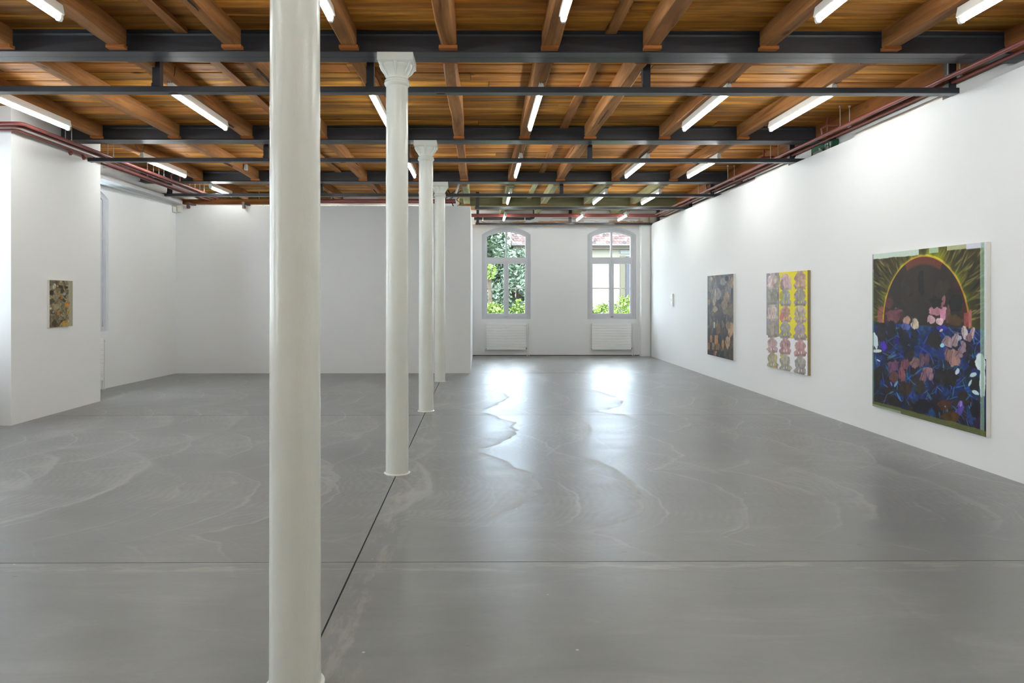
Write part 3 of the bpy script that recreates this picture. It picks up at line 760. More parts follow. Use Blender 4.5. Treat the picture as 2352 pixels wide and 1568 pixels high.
# black waste pipe above window
mb = MB(); mb.tube([(-.12, 17.1, 3.475), (1.28, 17.1, 3.475), (1.36, 17.1, 3.50), (1.39, 17.1, 3.56), (1.39, 17.1, 3.735)], .035, 14)
o = tag(mb.build('waste_pipe', M['black_plastic']), 'thick black waste pipe above the left end window, bending up', 'pipe')
for x in (.1, 1.15):
    m = MB(); m.tube([(x, 17.1, 3.42), (x, 17.1, 3.44)], .02, 8); m.tube([(x-.012, 17.1, 3.475), (x+.012, 17.1, 3.475)], .041, 14); m.build('pipe_clip', M['zinc'], o)
for x, lab in ((1.45, 'small white hook on the end wall right of the left window'), (2.80, 'small white hook on the end wall left of the right window')):
    m = MB(); m.tube([(x, YE, 3.33), (x, YE-.06, 3.33), (x+.01, YE-.07, 3.30), (x+.04, YE-.07, 3.285), (x+.05, YE-.06, 3.31)], .008, 8); m.box(x-.02, x+.02, YE-.006, YE, 3.31, 3.36)
    tag(m.build('wall_hook', M['white_metal']), lab, 'hook', 'white hooks on the end wall')
for x, lab in ((4.24, 'left beige junction box high in the right end corner'), (4.40, 'right beige junction box high in the right end corner')):
    m = MB(); m.box(x, x+.12, YE-.07, YE, 3.44, 3.56); m.box(x+.01, x+.11, YE-.078, YE-.07, 3.45, 3.55)
    tag(m.build('junction_box', M['bell']), lab, 'box', 'beige junction boxes')
mb = MB(); mb.tube([(1.9, YE-.05, 3.50), (4.1, YE-.05, 3.50)], .035, 12); tag(mb.build('white_pipe', M['wall_old']), 'flaking white pipe running along the top of the end wall', 'pipe')
# corner boxes
o = thing('emergency_light', 'small beige emergency light box high in the corner of the middle partition', 'box', (-5.88, 13.5, 3.2))
m = MB(); m.box(-5.935, -5.855, 13.46, 13.53, 3.18, 3.31); m.build('case', M['bell'], o); m = MB(); m.box(-5.925, -5.865, 13.455, 13.46, 3.19, 3.25); m.build('lens', M['white_metal'], o)
mb = MB(); mb.box(-5.99, -5.95, 13.40, 13.53, 3.17, 3.28); tag(mb.build('switch_box', M['white_metal']), 'white switch box on the left wall beside the beige emergency light', 'box')
for x, lab in ((-5.72, 'dark square clamp hooked over the partition top, beside the corner box'), (-4.63, 'dark square clamp hooked over the partition top, left of the nearest column')):
    m = MB(); m.box(x-.022, x+.022, 13.44, 13.80, 3.335, 3.375); m.box(x-.022, x+.022, 13.44, 13.49, 3.25, 3.335); m.box(x-.016, x+.016, 13.45, 13.53, 3.26, 3.31)
    tag(m.build('steel_clamp', M['clampbrown']), lab, 'clamp', 'clamps on the partition top')
m = MB(); m.box(-3.865, -3.82, 11.25, 11.32, 3.60, 3.69); m.box(-3.855, -3.83, 11.24, 11.25, 3.61, 3.68)
tag(m.build('motion_sensor', M['grey_metal']), 'small grey sensor box on the side of a joist, left of the nearest column', 'sensor')
# exit sign peeking above the right wall
o = thing('exit_sign', 'green emergency exit sign with white figure and arrow above the right wall', 'sign', (4.65, 9.4, 3.4))
m = MB(); m.box(4.635, 4.715, 8.92, 9.49, 3.37, 3.575); m.build('case', M['green'], o)
m = MB(); fx = 4.628
def quad(a, b_, c_, d): m.prism([(a, b_), (c_, b_), (c_, d), (a, d)], fx, 4.636, 'x')
for q in ((8.960, 3.40, 8.980, 3.56), (8.960, 3.55, 9.100, 3.565), (9.090, 3.40, 9.105, 3.56)): quad(*q)                     # door
m.prism([(9.010, 3.50), (9.040, 3.52), (9.080, 3.49), (9.070, 3.47), (9.050, 3.485), (9.040, 3.46), (9.070, 3.42), (9.050, 3.41), (9.020, 3.45), (8.990, 3.42), (8.980, 3.43), (9.010, 3.47)], fx, 4.636, 'x')
m.prism([(9.045+.012*math.cos(k*.785), 3.54+.012*math.sin(k*.785)) for k in range(8)], fx, 4.636, 'x')
m.prism([(9.170, 3.48), (9.270, 3.54), (9.270, 3.50), (9.430, 3.50), (9.430, 3.46), (9.270, 3.46), (9.270, 3.42)], fx, 4.636, 'x')
m.build('pictogram', M['white_metal'], o)
# tangle of cables above partition end
mb = MB(); rj = random.Random(5)
for k in range(7):
    x = -.95+.09*k; P = [(x+rj.uniform(-.05, .05), 14.1+rj.uniform(-.1, .1), ZC-.02)]
    for q in range(5): P.append((x+rj.uniform(-.07, .07), 14.1+rj.uniform(-.1, .1), ZC-.08-.07*q))
    P.append((x+.03, 14.3, 3.36)); mb.tube(P, .009, 6)
tag(mb.build('cable_bundle', M['black_plastic']), 'tangle of black cables hanging above the right end of the middle partition', 'cables')
for x0, x1, y, lab in ((-.46, -.29, 12.9, 'slanting white strut above the fourth column, nearer the middle'), (-1.16, -1.06, 12.9, 'slanting white strut glimpsed between the second and third columns')):
    m = MB(); m.tube([(x0+.0, y+.3, 3.47), (x0+.10, y, 3.70)], .022, 10); m.tube([(x0+.10, y, 3.69), (x0+.10, y, ZC)], .03, 10)
    tag(m.build('white_strut', M['white_metal']), lab, 'strut', 'white slanting struts')
m = MB(); m.box(-1.25, -1.02, 14.5, 14.72, 3.52, 3.64); tag(m.build('vent_box', M['white_metal']), 'white box under the ceiling right of the fourth column capital', 'box')

# ------------------------------------------------------------------ paintings
def vnoise(n0, n1, sy, sx, seed):
    rg = np.random.RandomState(seed); G = rg.rand(sy+2, sx+2)
    yy = np.linspace(0, sy, n0)[:, None]; xx = np.linspace(0, sx, n1)[None, :]
    yi = yy.astype(int); xi = xx.astype(int); fy = yy-yi; fx_ = xx-xi; fy = fy*fy*(3-2*fy); fx_ = fx_*fx_*(3-2*fx_)
    return G[yi, xi]*(1-fy)*(1-fx_)+G[yi+1, xi]*fy*(1-fx_)+G[yi, xi+1]*(1-fy)*fx_+G[yi+1, xi+1]*fy*fx_
def fbm(n0, n1, sy, sx, seed, o=4):
    v = 0; a = .5; t = 0
    for k in range(o):
        v = v + a*vnoise(n0, n1, sy*2**k, sx*2**k, seed+k*13); t += a; a *= .55
    return v/t
class Canvas:
    """a painted cloth: colours laid down stroke by stroke in the coordinates of the cloth as drawn (a, b)"""
    def __init__(s, A, B, seed=0):
        s.A, s.B = A, B; s.h, s.w = A.shape; s.img = np.zeros((s.h, s.w, 3)); s.seed = seed; s.k = 0
    def fill(s, col, mask=None, al=1.0):
        col = np.array(col, float)/255. if not isinstance(col, np.ndarray) else col
        m = np.full((s.h, s.w), al) if mask is None else mask*al
        s.img = s.img*(1-m[..., None])+col*m[..., None]
    def nz(s, sy, sx, o=4):
        s.k += 1; return fbm(s.h, s.w, sy, sx, s.seed*100+s.k*7, o)
    def blob(s, cx, cy, rx, ry, ang=0, col=(255,0,0), soft=.12, warp=.35, al=1., tex=.25, pw=2.0):
        c, n = math.cos(R(ang)), math.sin(R(ang)); x = s.A-cx; y = s.B-cy; u = (x*c+y*n)/rx; v = (-x*n+y*c)/ry
        sy = max(3, int((s.B.max()-s.B.min())/ry)); sx = max(3, int((s.A.max()-s.A.min())/rx))
        d = (np.abs(u)**pw+np.abs(v)**pw)**(1/pw) + (s.nz(min(int(sy*1.6), 44), min(int(sx*1.6), 44), 3)-.5)*warp*3.0
        m = np.clip((1-d)/soft+.5, 0, 1)
        colr = np.array(col, float)/255.; T = s.nz(30, 30, 4)[..., None]
        s.img = s.img*(1-(m*al)[..., None]) + np.clip(colr*(1+(T-.5)*2*tex), 0, 1)*(m*al)[..., None]
def painting(name, label, cat, corner, du, size, NU, NV, draw, edge, thick, wallx, sgn, mapper):
    """corner (x, y, z) of the top left of the front; du unit vector of the width; sgn direction of the front normal in x"""
    o = thing(name, label, cat, (wallx, corner[1]+du*size[0]/2, corner[2]-size[1]/2), None)
    U, V = np.meshgrid(np.linspace(0, 1, NU), np.linspace(0, 1, NV))
    Y = corner[1]+du*U*size[0]; Z = corner[2]-V*size[1]; X = np.full_like(Y, corner[0])
    A, B = mapper(X, Y, Z); cv = Canvas(A, B, len(name)); cv.U, cv.V = U, V; draw(cv)
    me = bpy.data.meshes.new('painted_canvas'); w = np.array(o['_w'])
    vs = np.stack([X, Y, Z], -1).reshape(-1, 3)-w
    f = []
    for j in range(NV-1):
        b0 = j*NU
        for i in range(NU-1):
            q = [b0+i, b0+i+1, b0+NU+i+1, b0+NU+i]; f.append(q if sgn*du > 0 else q[::-1])
    me.from_pydata(vs.tolist(), [], f)
    at = me.color_attributes.new('paint', 'FLOAT_COLOR', 'POINT')
    c = np.clip(cv.img, 0, 1); c = np.where(c > .04045, ((c+.055)/1.055)**2.4, c/12.92)
    at.data.foreach_set('color', np.concatenate([c.reshape(-1, 3), np.ones((NU*NV, 1))], 1).astype(np.float32).ravel())
    me.update(); me.materials.append(attr_mat(name+'_paint'))
    p = bpy.data.objects.new('painted_canvas', me); COL.objects.link(p); p.parent = o
    ya, yb_ = sorted((corner[1], corner[1]+du*size[0])); xa, xb = sorted((corner[0]-sgn*.0006, wallx+sgn*.001))
    m = MB(); m.box(xa, xb, ya, yb_, corner[2]-size[1], corner[2]); m.build('canvas_edge', edge, o)
    return o
def mapR(ox, oy, s):           # drawing coordinates of the right-wall cloths
    return lambda X, Y, Z: ((1100+X*F/Y-ox)*s, (683-(Z-1.5)*F/Y-oy)*s)

def draw_sun(c):
    A, B, U, V = c.A, c.B, c.U, c.V
    vh = .447
    th = np.arctan2(vh-V, U-.5); r = np.sqrt(((U-.5)/.378)**2+((vh-V)/.405)**2)
    c.fill((44, 42, 26)); n = c.nz(6, 6); c.fill((66, 58, 28), n)
    # radial strokes
    rg = np.random.RandomState(4)
    for k in range(430):
        t = rg.uniform(0, math.pi); rr_ = rg.uniform(1.04, 1.75); L = rg.uniform(.02, .075); wd = rg.uniform(.0022, .006)
        lt = t+rg.uniform(-.3, .3)
        dx = (U-(.5+.378*rr_*math.cos(t))); dy = ((vh-.405*rr_*math.sin(t))-V)
        a = dx*math.cos(lt)+dy*math.sin(lt); b = -dx*math.sin(lt)+dy*math.cos(lt)
        m = np.exp(-(b/wd)**2)*np.clip(1-(a/L)**2, 0, 1)
        cc = [(128, 116, 62), (170, 150, 92), (92, 84, 40), (214, 194, 140), (20, 20, 16), (132, 132, 30)][rg.randint(6)]
        c.fill(cc, m, .5)
    # glow beyond the ring in clumps
    an = fbm(c.h, c.w, 9, 9, 5); ang = np.interp(th, np.linspace(-.2, math.pi+.2, 40), np.random.RandomState(2).rand(40)**2*1.6+.25)
    gl = np.exp(-np.clip(r-1, 0, 9)/(.03+.07*ang))*(r > .99)*np.clip(ang, 0, 1)
    c.fill((168, 178, 22), np.clip(gl*(.7+.6*an), 0, 1), .95)
    inside = np.clip((1-r)/.012, 0, 1)*(V < vh)
    c.fill((50, 44, 38), inside); c.fill((70, 56, 42), inside*np.clip(c.nz(5, 6)*2.4-1.1, 0, 1), .6); c.fill((24, 22, 22), inside*np.clip(c.nz(8, 5)*3-1.8, 0, 1), .8)
    c.fill((118, 60, 48), inside*np.clip((r-.86)/.04, 0, 1)*(th > 1.12)*(th < 1.98), .8)
    c.fill((88, 44, 40), inside*np.clip((r-.8)/.1, 0, 1)*((th < .75)+(th > 2.6)), .35)
    for cx, cy, rx, ry, a, col, al in ((245, 610, 60, 48, 0, (120, 74, 84), .8), (205, 520, 32, 34, 20, (104, 62, 72), .6), (300, 620, 30, 36, 0, (72, 48, 48), .6), (335, 645, 26, 30, 0, (180, 140, 126), .95), (540, 580, 50, 36, 25, (176, 122, 134), .95),
            (598, 600, 22, 60, 8, (208, 140, 172), .95), (512, 640, 30, 26, 10, (214, 174, 182), .95), (572, 655, 34, 24, 0, (220, 186, 192), .95), (600, 510, 16, 42, 15, (160, 106, 110), .9), (545, 510, 42, 48, 0, (34, 32, 30), .95), (632, 600, 16, 55, 5, (112, 76, 68), .8),
            (690, 640, 50, 44, 0, (84, 62, 38), .85), (690, 520, 46, 70, 0, (36, 34, 34), .9), (590, 410, 50, 70, 20, (62, 54, 44), .6), (330, 400, 30, 60, -15, (54, 50, 44), .6), (440, 380, 26, 80, 0, (34, 32, 32), .7)):
        c.blob(cx, cy, rx, ry, a, col, al=al)
    ring = np.exp(-((r-1)/.0095)**2)*(V < vh+.005)
    hot = np.clip(np.sin(th), 0, 1)
    c.fill((222, 92, 58), ring*(1-hot)**.5, .95); c.fill((228, 176, 60), ring*hot, .9); c.fill((216, 214, 52), np.exp(-((r-1.016)/.008)**2)*(V < vh)*np.clip(ang, .25, 1), .95)
    c.blob(142, 600, 20, 60, 0, (150, 84, 84), al=.75, pw=5); c.blob(768, 645, 18, 56, 0, (168, 84, 80), al=.8, pw=5, warp=.15); c.blob(796, 632, 9, 62, 0, (186, 100, 120), al=.8, pw=5, warp=.1)
    # lower half
    low = np.clip((V-vh)/.004, 0, 1)
    L = np.zeros((c.h, c.w, 3)); n1 = c.nz(7, 8); n2 = c.nz(14, 12); n3 = c.nz(9, 7)
    L[:] = np.array((28, 38, 96))/255.
    def lay(col, m): L[:] = L*(1-m[..., None])+np.array(col)/255.*m[..., None]
    lay((28, 78, 138), np.clip(n1*3-1.4, 0, 1)*.8); lay((54, 40, 140), np.clip(n3*3-1.7, 0, 1)*.9); lay((38, 34, 44), np.clip(n2*3.4-1.35, 0, 1)*.92); lay((36, 108, 170), np.clip(n1*n2*9-2.9, 0, 1)*.6)
    lay((34, 30, 34), np.clip((V-.62)*2.6, 0, 1)*np.clip(n3*2.6-.7, 0, 1))
    c.img = c.img*(1-low[..., None])+L*low[..., None]
    k = np.random.RandomState(11)
    for i in range(190):
        cx = k.uniform(100, 890); t0 = 665+(cx-95)*.05; cy = k.uniform(t0+30, 1250+(cx-100)*.22)
        dk = (cy-700)/700
        col = [(36, 32, 36), (46, 36, 30), (30, 44, 100), (30, 66, 120), (52, 42, 34), (28, 28, 40)][k.randint(6)]
        c.blob(cx, cy, k.uniform(14, 46), k.uniform(22, 58), k.uniform(-50, 50), col, al=.72, tex=.35)
    for i in range(230):      # bright veins between the shapes
        cx = k.uniform(95, 890); cy = k.uniform(700, 1330+(cx-100)*.1)
        col = [(46, 92, 186), (40, 128, 170), (70, 70, 190), (96, 150, 200), (60, 60, 150), (90, 130, 150)][k.randint(6)]
        c.blob(cx, cy, k.uniform(2, 5), k.uniform(14, 46), k.uniform(-75, 75), col, al=.65, soft=.6, tex=.1)
    petals = ((392, 668, 28, 46, 5, (196, 180, 158)), (330, 690, 34, 26, 0, (84, 96, 158)), (640, 800, 26, 46, -20, (158, 132, 130)), (690, 790, 26, 50, 15, (150, 128, 134)), (610, 800, 20, 38, 30, (140, 118, 122)), (735, 850, 28, 50, 20, (150, 126, 138)), (680, 920, 44, 62, 0, (156, 118, 110)),
        (630, 900, 24, 54, 10, (128, 96, 92)), (715, 890, 32, 26, 35, (140, 110, 112)), (755, 735, 22, 52, -10, (188, 176, 174)), (812, 735, 16, 40, 10, (196, 162, 160)), (785, 770, 24, 28, 0, (146, 112, 116)), (710, 770, 20, 18, 0, (176, 166, 176)),
        (395, 955, 34, 40, 25, (132, 100, 98)), (445, 935, 22, 56, 0, (106, 80, 92)), (480, 930, 20, 40, 0, (96, 70, 84)), (490, 1005, 34, 26, 0, (142, 106, 110)), (455, 1060, 24, 56, 10, (124, 92, 98)), (505, 1045, 22, 34, 0, (132, 102, 112)),
        (320, 960, 28, 40, 0, (118, 70, 86)), (235, 980, 40, 46, 10, (106, 70, 98)), (300, 1040, 24, 56, -12, (126, 76, 78)), (240, 1050, 30, 44, 10, (98, 66, 66)), (165, 830, 22, 36, 0, (70, 46, 170)), (265, 790, 24, 30, 0, (38, 32, 110)),
        (590, 700, 40, 20, 0, (48, 50, 150)), (720, 1290, 26, 52, 8, (92, 76, 170)), (725, 1250, 14, 22, 0, (150, 126, 200)), (610, 1260, 46, 44, 0, (72, 44, 32)), (650, 1340, 60, 46, 10, (74, 52, 26)), (430, 1130, 40, 50, 0, (56, 48, 40)), (320, 1140, 46, 46, 0, (60, 44, 34)), (240, 1230, 50, 40, 0, (40, 34, 34)),
        (540, 790, 44, 60, 0, (46, 40, 36)), (225, 720, 34, 60, 0, (42, 38, 42)), (320, 780, 36, 66, -10, (36, 34, 44)), (150, 770, 30, 34, 0, (44, 38, 44)), (650, 1060, 66, 60, 0, (38, 34, 34)), (570, 1030, 36, 50, 0, (40, 38, 40)), (820, 960, 36, 44, 0, (34, 30, 30)), (830, 1110, 36, 70, 0, (34, 38, 38)),
        (740, 1190, 36, 30, 0, (44, 40, 34)), (120, 1050, 28, 70, 0, (42, 36, 34)), (840, 1280, 40, 70, 0, (30, 28, 34)), (850, 1400, 36, 46, 0, (46, 34, 56)), (440, 1270, 60, 60, 0, (28, 26, 32)))
    for p in petals:
        c.blob(*p, soft=.14, warp=.32)
        if sum(p[5]) > 260: c.blob(p[0]-p[2]*.5, p[1], 2.5, p[3]*.9, p[4]+8, (40, 36, 90), al=.6, soft=.6)
    for p in ((104, 790, 22, 56, -8, (206, 224, 232)), (118, 866, 34, 12, 0, (214, 222, 214)), (130, 935, 14, 5, 30, (200, 214, 222)), (590, 826, 15, 16, 0, (150, 206, 226)), (700, 1016, 14, 24, 25, (196, 208, 226)), (872, 950, 40, 66, -18, (214, 228, 230)), (886, 1080, 24, 116, 0, (216, 226, 226)),
              (818, 1038, 28, 14, -20, (190, 214, 222)), (795, 1095, 8, 28, 25, (178, 204, 216)), (835, 1168, 26, 14, 25, (190, 214, 222)), (255, 1105, 8, 22, 30, (110, 160, 200)), (222, 1105, 6, 18, -20, (110, 110, 200)), (275, 1195, 6, 34, -25, (70, 120, 180)), (612, 1268, 4, 6, 0, (130, 160, 220)), (584, 718, 8, 14, 50, (196, 180, 200))):
        c.blob(*p, soft=.12, warp=.22, tex=.06)
    # unpainted margins
    n = c.nz(8, 12, 3)
    c.fill((196, 214, 202), np.clip((.028+n*.012-V)/.003, 0, 1)*(U < .47)); c.fill((166, 192, 156), np.clip((.032-V)/.004, 0, 1)*(U > .56)*(U < .64)); c.fill((176, 180, 140), np.clip((.026-V)/.004, 0, 1)*(U > .71)*(U < .86)); c.fill((208, 210, 222), np.clip((.03-V)/.004, 0, 1)*(U > .86))
    c.fill((138, 172, 150), np.clip((U-.966+n*.01)/.003, 0, 1)*(U < .985), .7); c.fill((206, 212, 214), np.clip((U-.985)/.003, 0, 1)*(V < .6)); c.fill((196, 226, 220), np.exp(-((U-.962)/.0025)**2), .6)
    c.fill((120, 148, 128), np.clip((.018-U)/.003, 0, 1)*(V > .1), .7); c.fill((150, 130, 150), np.clip((.014-U)/.003, 0, 1)*(V < .12), .8)
    c.fill((100, 104, 56), np.clip((V-.972+n*.014)/.004, 0, 1), .85); c.fill((150, 168, 150), np.clip((V-.984)/.004, 0, 1)*(U < .3), .8)
painting('sun_painting', 'largest painting, black sun with yellow rim above tangled blue shapes, nearest on the right wall', 'painting', (4.345, 7.51, 1.976), -1, (1.69, 1.672), 330, 360, draw_sun, M['white_metal'], .04, 4.385, -1, mapR(1980, 530, 3.135))

def draw_yellow(c):
    A, B, U, V = c.A, c.B, c.U, c.V
    c.fill((228, 228, 232)); top = 948+(A-125)*(1012-948)/525.
    up = B < top
    xsplit = 284; yel = up & (A > xsplit)
    c.fill((222, 208, 34), yel.astype(float)); c.fill((150, 146, 156), (up & (A <= xsplit)).astype(float))
    c.fill((92, 82, 96), np.clip(c.nz(12, 8)*3-1.5, 0, 1)*(up & (A <= xsplit))*.6)
    c.fill((70, 64, 66), ((np.abs(A-xsplit) < 2.2) & up).astype(float)); c.fill((80, 72, 74), ((np.abs(B-top) < 2.5) & (A > 200)).astype(float)*.8)
    def motif(cx, y0, y1, w, col, seed):
        h = y1-y0; rg = np.random.RandomState(seed)
        t = (B-y0)/h; s = (A-cx)/w
        prof = np.interp(t, [0, .06, .10, .2, .35, .5, .62, .72, .8, .92, 1.0], [.55, .75, .35, .72, .84, .80, .66, .92, 1.0, .80, .78])
        wob = (c.nz(26, 14, 3)-.5)*.34
        lean = .10*math.sin(seed)
        d = prof+wob-np.abs(s-lean*(t-.5))
        m = np.clip(d*w/3.0, 0, 1)*np.clip(t*h/3, 0, 1)*np.clip((1-t)*h/3, 0, 1)
        # small openings
        for sx_, sy_, rx, ry, a in ((-.22, .78, .05, .085, 10), (.2, .76, .045, .08, -10), (-.62, .10, .26, .05, -30), (.62, .10, .26, .05, 30)):
            dd = np.sqrt((((s-sx_)*math.cos(R(a))+(t-sy_)*math.sin(R(a)))/rx)**2+((-(s-sx_)*math.sin(R(a))+(t-sy_)*math.cos(R(a)))/ry)**2); m = m*np.clip((dd-1)/.35+.5, 0, 1)
        base_ = np.array(col)/255.
        tx = c.nz(26, 22, 4); vein = np.exp(-((np.abs(s)-.28-.2*np.sin(t*4+seed))/.05)**2)*.5+np.exp(-(s/.04)**2)*.35
        colr = np.clip(base_*(1+(tx[..., None]-.5)*.55)-vein[..., None]*.16*np.clip(np.sin(t*3.14), 0, 1)[..., None], 0, 1)
        colr = colr*(1-.12*(t > .86)[..., None])
        c.img = c.img*(1-(m*.95)[..., None])+colr*(m*.95)[..., None]
    G_ = (150, 144, 140); P_ = (190, 160, 160)
    rows = [(202, 70, [(150, 350, (204, 186, 184)), (350, 555, (150, 148, 134)), (555, 762, (196, 180, 172)), (762, 975, (156, 146, 132)), (975, 1170, (178, 150, 148)), (1165, 1372, (160, 152, 128))]),
            (368, 74, [(160, 360, (196, 166, 178)), (350, 570, (152, 152, 152)), (570, 780, (180, 144, 138)), (770, 985, (150, 148, 146)), (985, 1195, (170, 136, 136)), (1190, 1420, (158, 154, 140))]),
            (560, 80, [(118, 352, (176, 146, 138)), (348, 572, (150, 142, 140)), (565, 782, (180, 164, 152)), (780, 1010, (158, 144, 156)), (1005, 1220, (178, 138, 136)), (1215, 1462, (154, 148, 142))])]
    for i, (cx, w, ms) in enumerate(rows):
        for j, (a, b_, col) in enumerate(ms): motif(cx, a, b_+6, w*1.1, col, 17*i+j+3)
    for p in ((282, 260, 26, 90, 4, (154, 148, 128)), (330, 300, 26, 66, 4, (132, 114, 98)), (368, 250, 26, 80, 8, (196, 164, 172)), (426, 300, 22, 66, -6, (192, 164, 176)), (318, 440, 30, 52, 10, (176, 166, 80)), (324, 700, 26, 52, 10, (176, 104, 108)), (245, 310, 26, 36, 0, (150, 134, 122)),
              (322, 1212, 24, 24, 0, (176, 160, 78)), (245, 1260, 20, 70, 0, (180, 170, 116)), (225, 1364, 26, 10, 0, (206, 160, 70)), (560, 610, 30, 40, 0, (188, 168, 160)), (520, 880, 24, 56, 10, (166, 148, 162)), (600, 280, 28, 44, 0, (190, 156, 140))):
        c.blob(*p, soft=.1, warp=.3, al=.85, tex=.2)
    lin_ = c.nz(30, 4, 2)
painting('yellow_painting', 'yellow, grey and white painting with three columns of pinkish grey petal shapes', 'painting', (4.345, 10.29, 1.861), -1, (1.29, 1.395), 260, 300, draw_yellow, simple('raw_linen_edge', lin((150, 132, 100)), .8, var=.1), .04, 4.385, -1, mapR(1740, 600, 5.6))

def draw_dark(c):
    A, B, U, V = c.A, c.B, c.U, c.V; k = np.random.RandomState(6)
    c.fill((66, 58, 54)); c.fill((112, 94, 70), np.clip(c.nz(10, 12)*3-1.4, 0, 1), .8); c.fill((38, 36, 40), np.clip(c.nz(9, 10)*3-1.5, 0, 1), .8)
    c.fill((110, 104, 108), np.clip(c.nz(7, 7)*3-1.1, 0, 1)*np.clip((.34-V)/.12, 0, 1), .9)
    for i in range(150):
        x = k.uniform(180, 585); y = k.uniform(160, 1450)
        if y < 520: col = [(124, 116, 118), (96, 88, 90), (140, 124, 108), (60, 56, 60)][k.randint(4)]
        elif y < 1000: col = [(124, 104, 78), (84, 72, 54), (50, 48, 46), (142, 122, 92)][k.randint(4)]
        else: col = [(104, 78, 50), (48, 46, 50), (40, 38, 42), (84, 62, 42)][k.randint(4)]
        c.blob(x, y, k.uniform(6, 26), k.uniform(26, 80), k.uniform(-10, 10), col, al=.55, soft=.4, tex=.35)
    for p in ((345, 440, 56, 84, 0, (126, 118, 114)), (430, 250, 50, 60, 20, (130, 122, 118)), (500, 390, 36, 40, 30, (112, 106, 110)), (215, 300, 30, 110, 0, (114, 106, 104)), (560, 270, 20, 100, 0, (146, 120, 98)), (515, 300, 26, 70, 10, (118, 104, 92)), (240, 205, 18, 36, 0, (158, 140, 124)), (300, 440, 12, 70, 0, (160, 144, 122)),
              (480, 500, 40, 100, 8, (138, 118, 94)), (440, 620, 46, 80, 0, (126, 106, 84)), (300, 680, 36, 50, 0, (146, 130, 108)), (540, 700, 40, 110, 0, (104, 86, 70)), (285, 560, 26, 60, 0, (148, 138, 118)), (200, 570, 22, 50, 0, (130, 108, 92)), (375, 560, 26, 46, 0, (44, 42, 46)), (478, 200, 28, 44, 0, (38, 34, 34)), (565, 440, 22, 90, 0, (62, 56, 64)),
              (540, 1010, 42, 124, 3, (168, 138, 104)), (498, 1200, 36, 104, 0, (156, 130, 100)), (420, 1240, 18, 80, 0, (150, 112, 68)), (505, 930, 40, 60, 0, (124, 100, 72)), (345, 990, 34, 80, 0, (108, 78, 52)), (460, 720, 40, 44, 0, (110, 98, 72)), (445, 860, 20, 50, 0, (40, 38, 44)), (370, 1170, 34, 80, 0, (44, 42, 48))):
        c.blob(*p, soft=.16, warp=.22, tex=.25)
    for x, y, w, h, col in ((315, 1160, 28, 70, (158, 112, 66)), (234, 1145, 16, 58, (140, 104, 66)), (195, 1255, 20, 56, (132, 92, 58)), (266, 1260, 18, 56, (140, 112, 80)), (308, 1376, 18, 36, (164, 122, 78)), (272, 1140, 16, 70, (44, 42, 48)), (232, 1260, 14, 60, (40, 38, 44)), (195, 1150, 18, 60, (64, 48, 42)), (340, 1270, 30, 50, (120, 92, 64)), (220, 1370, 40, 40, (44, 42, 44)), (380, 1400, 60, 60, (42, 40, 42)), (545, 1400, 34, 66, (72, 60, 50)), (286, 930, 10, 46, (178, 172, 160))):
        c.blob(x, y, w, h, 0, col, pw=7, warp=.12, soft=.12)
    c.fill((118, 108, 108), np.exp(-((B-492)/2.2)**2), .5)
    for i in range(60):
        c.blob(k.uniform(180, 580), k.uniform(160, 1450), k.uniform(1.5, 4), k.uniform(12, 60), k.uniform(-25, 25), [(30, 28, 32), (170, 152, 124)][k.randint(2)], al=.5, soft=.6)
painting('dark_painting', 'dark brown and black painting with ochre drops, left of the yellow one', 'painting', (4.345, 12.95, 1.906), -1, (1.32, 1.484), 200, 280, draw_dark, M['white_metal'], .04, 4.385, -1, mapR(1600, 610, 6.818))

def draw_small(c):
    c.fill((226, 226, 222)); k = np.random.RandomState(8)
    for i in range(26): c.blob(k.uniform(720, 850), k.uniform(490, 1020), k.uniform(6, 24), k.uniform(20, 60), k.uniform(-40, 40), [(196, 194, 196), (206, 204, 196), (238, 238, 236), (188, 180, 190)][k.randint(4)], al=.7, soft=.4)
painting('pale_relief', 'tiny whitish framed picture, farthest on the right wall', 'picture', (4.352, 15.55, 1.585), -1, (.22, .28), 40, 60, draw_small, M['white_metal'], .03, 4.385, -1, mapR(1500, 650, 19.6))

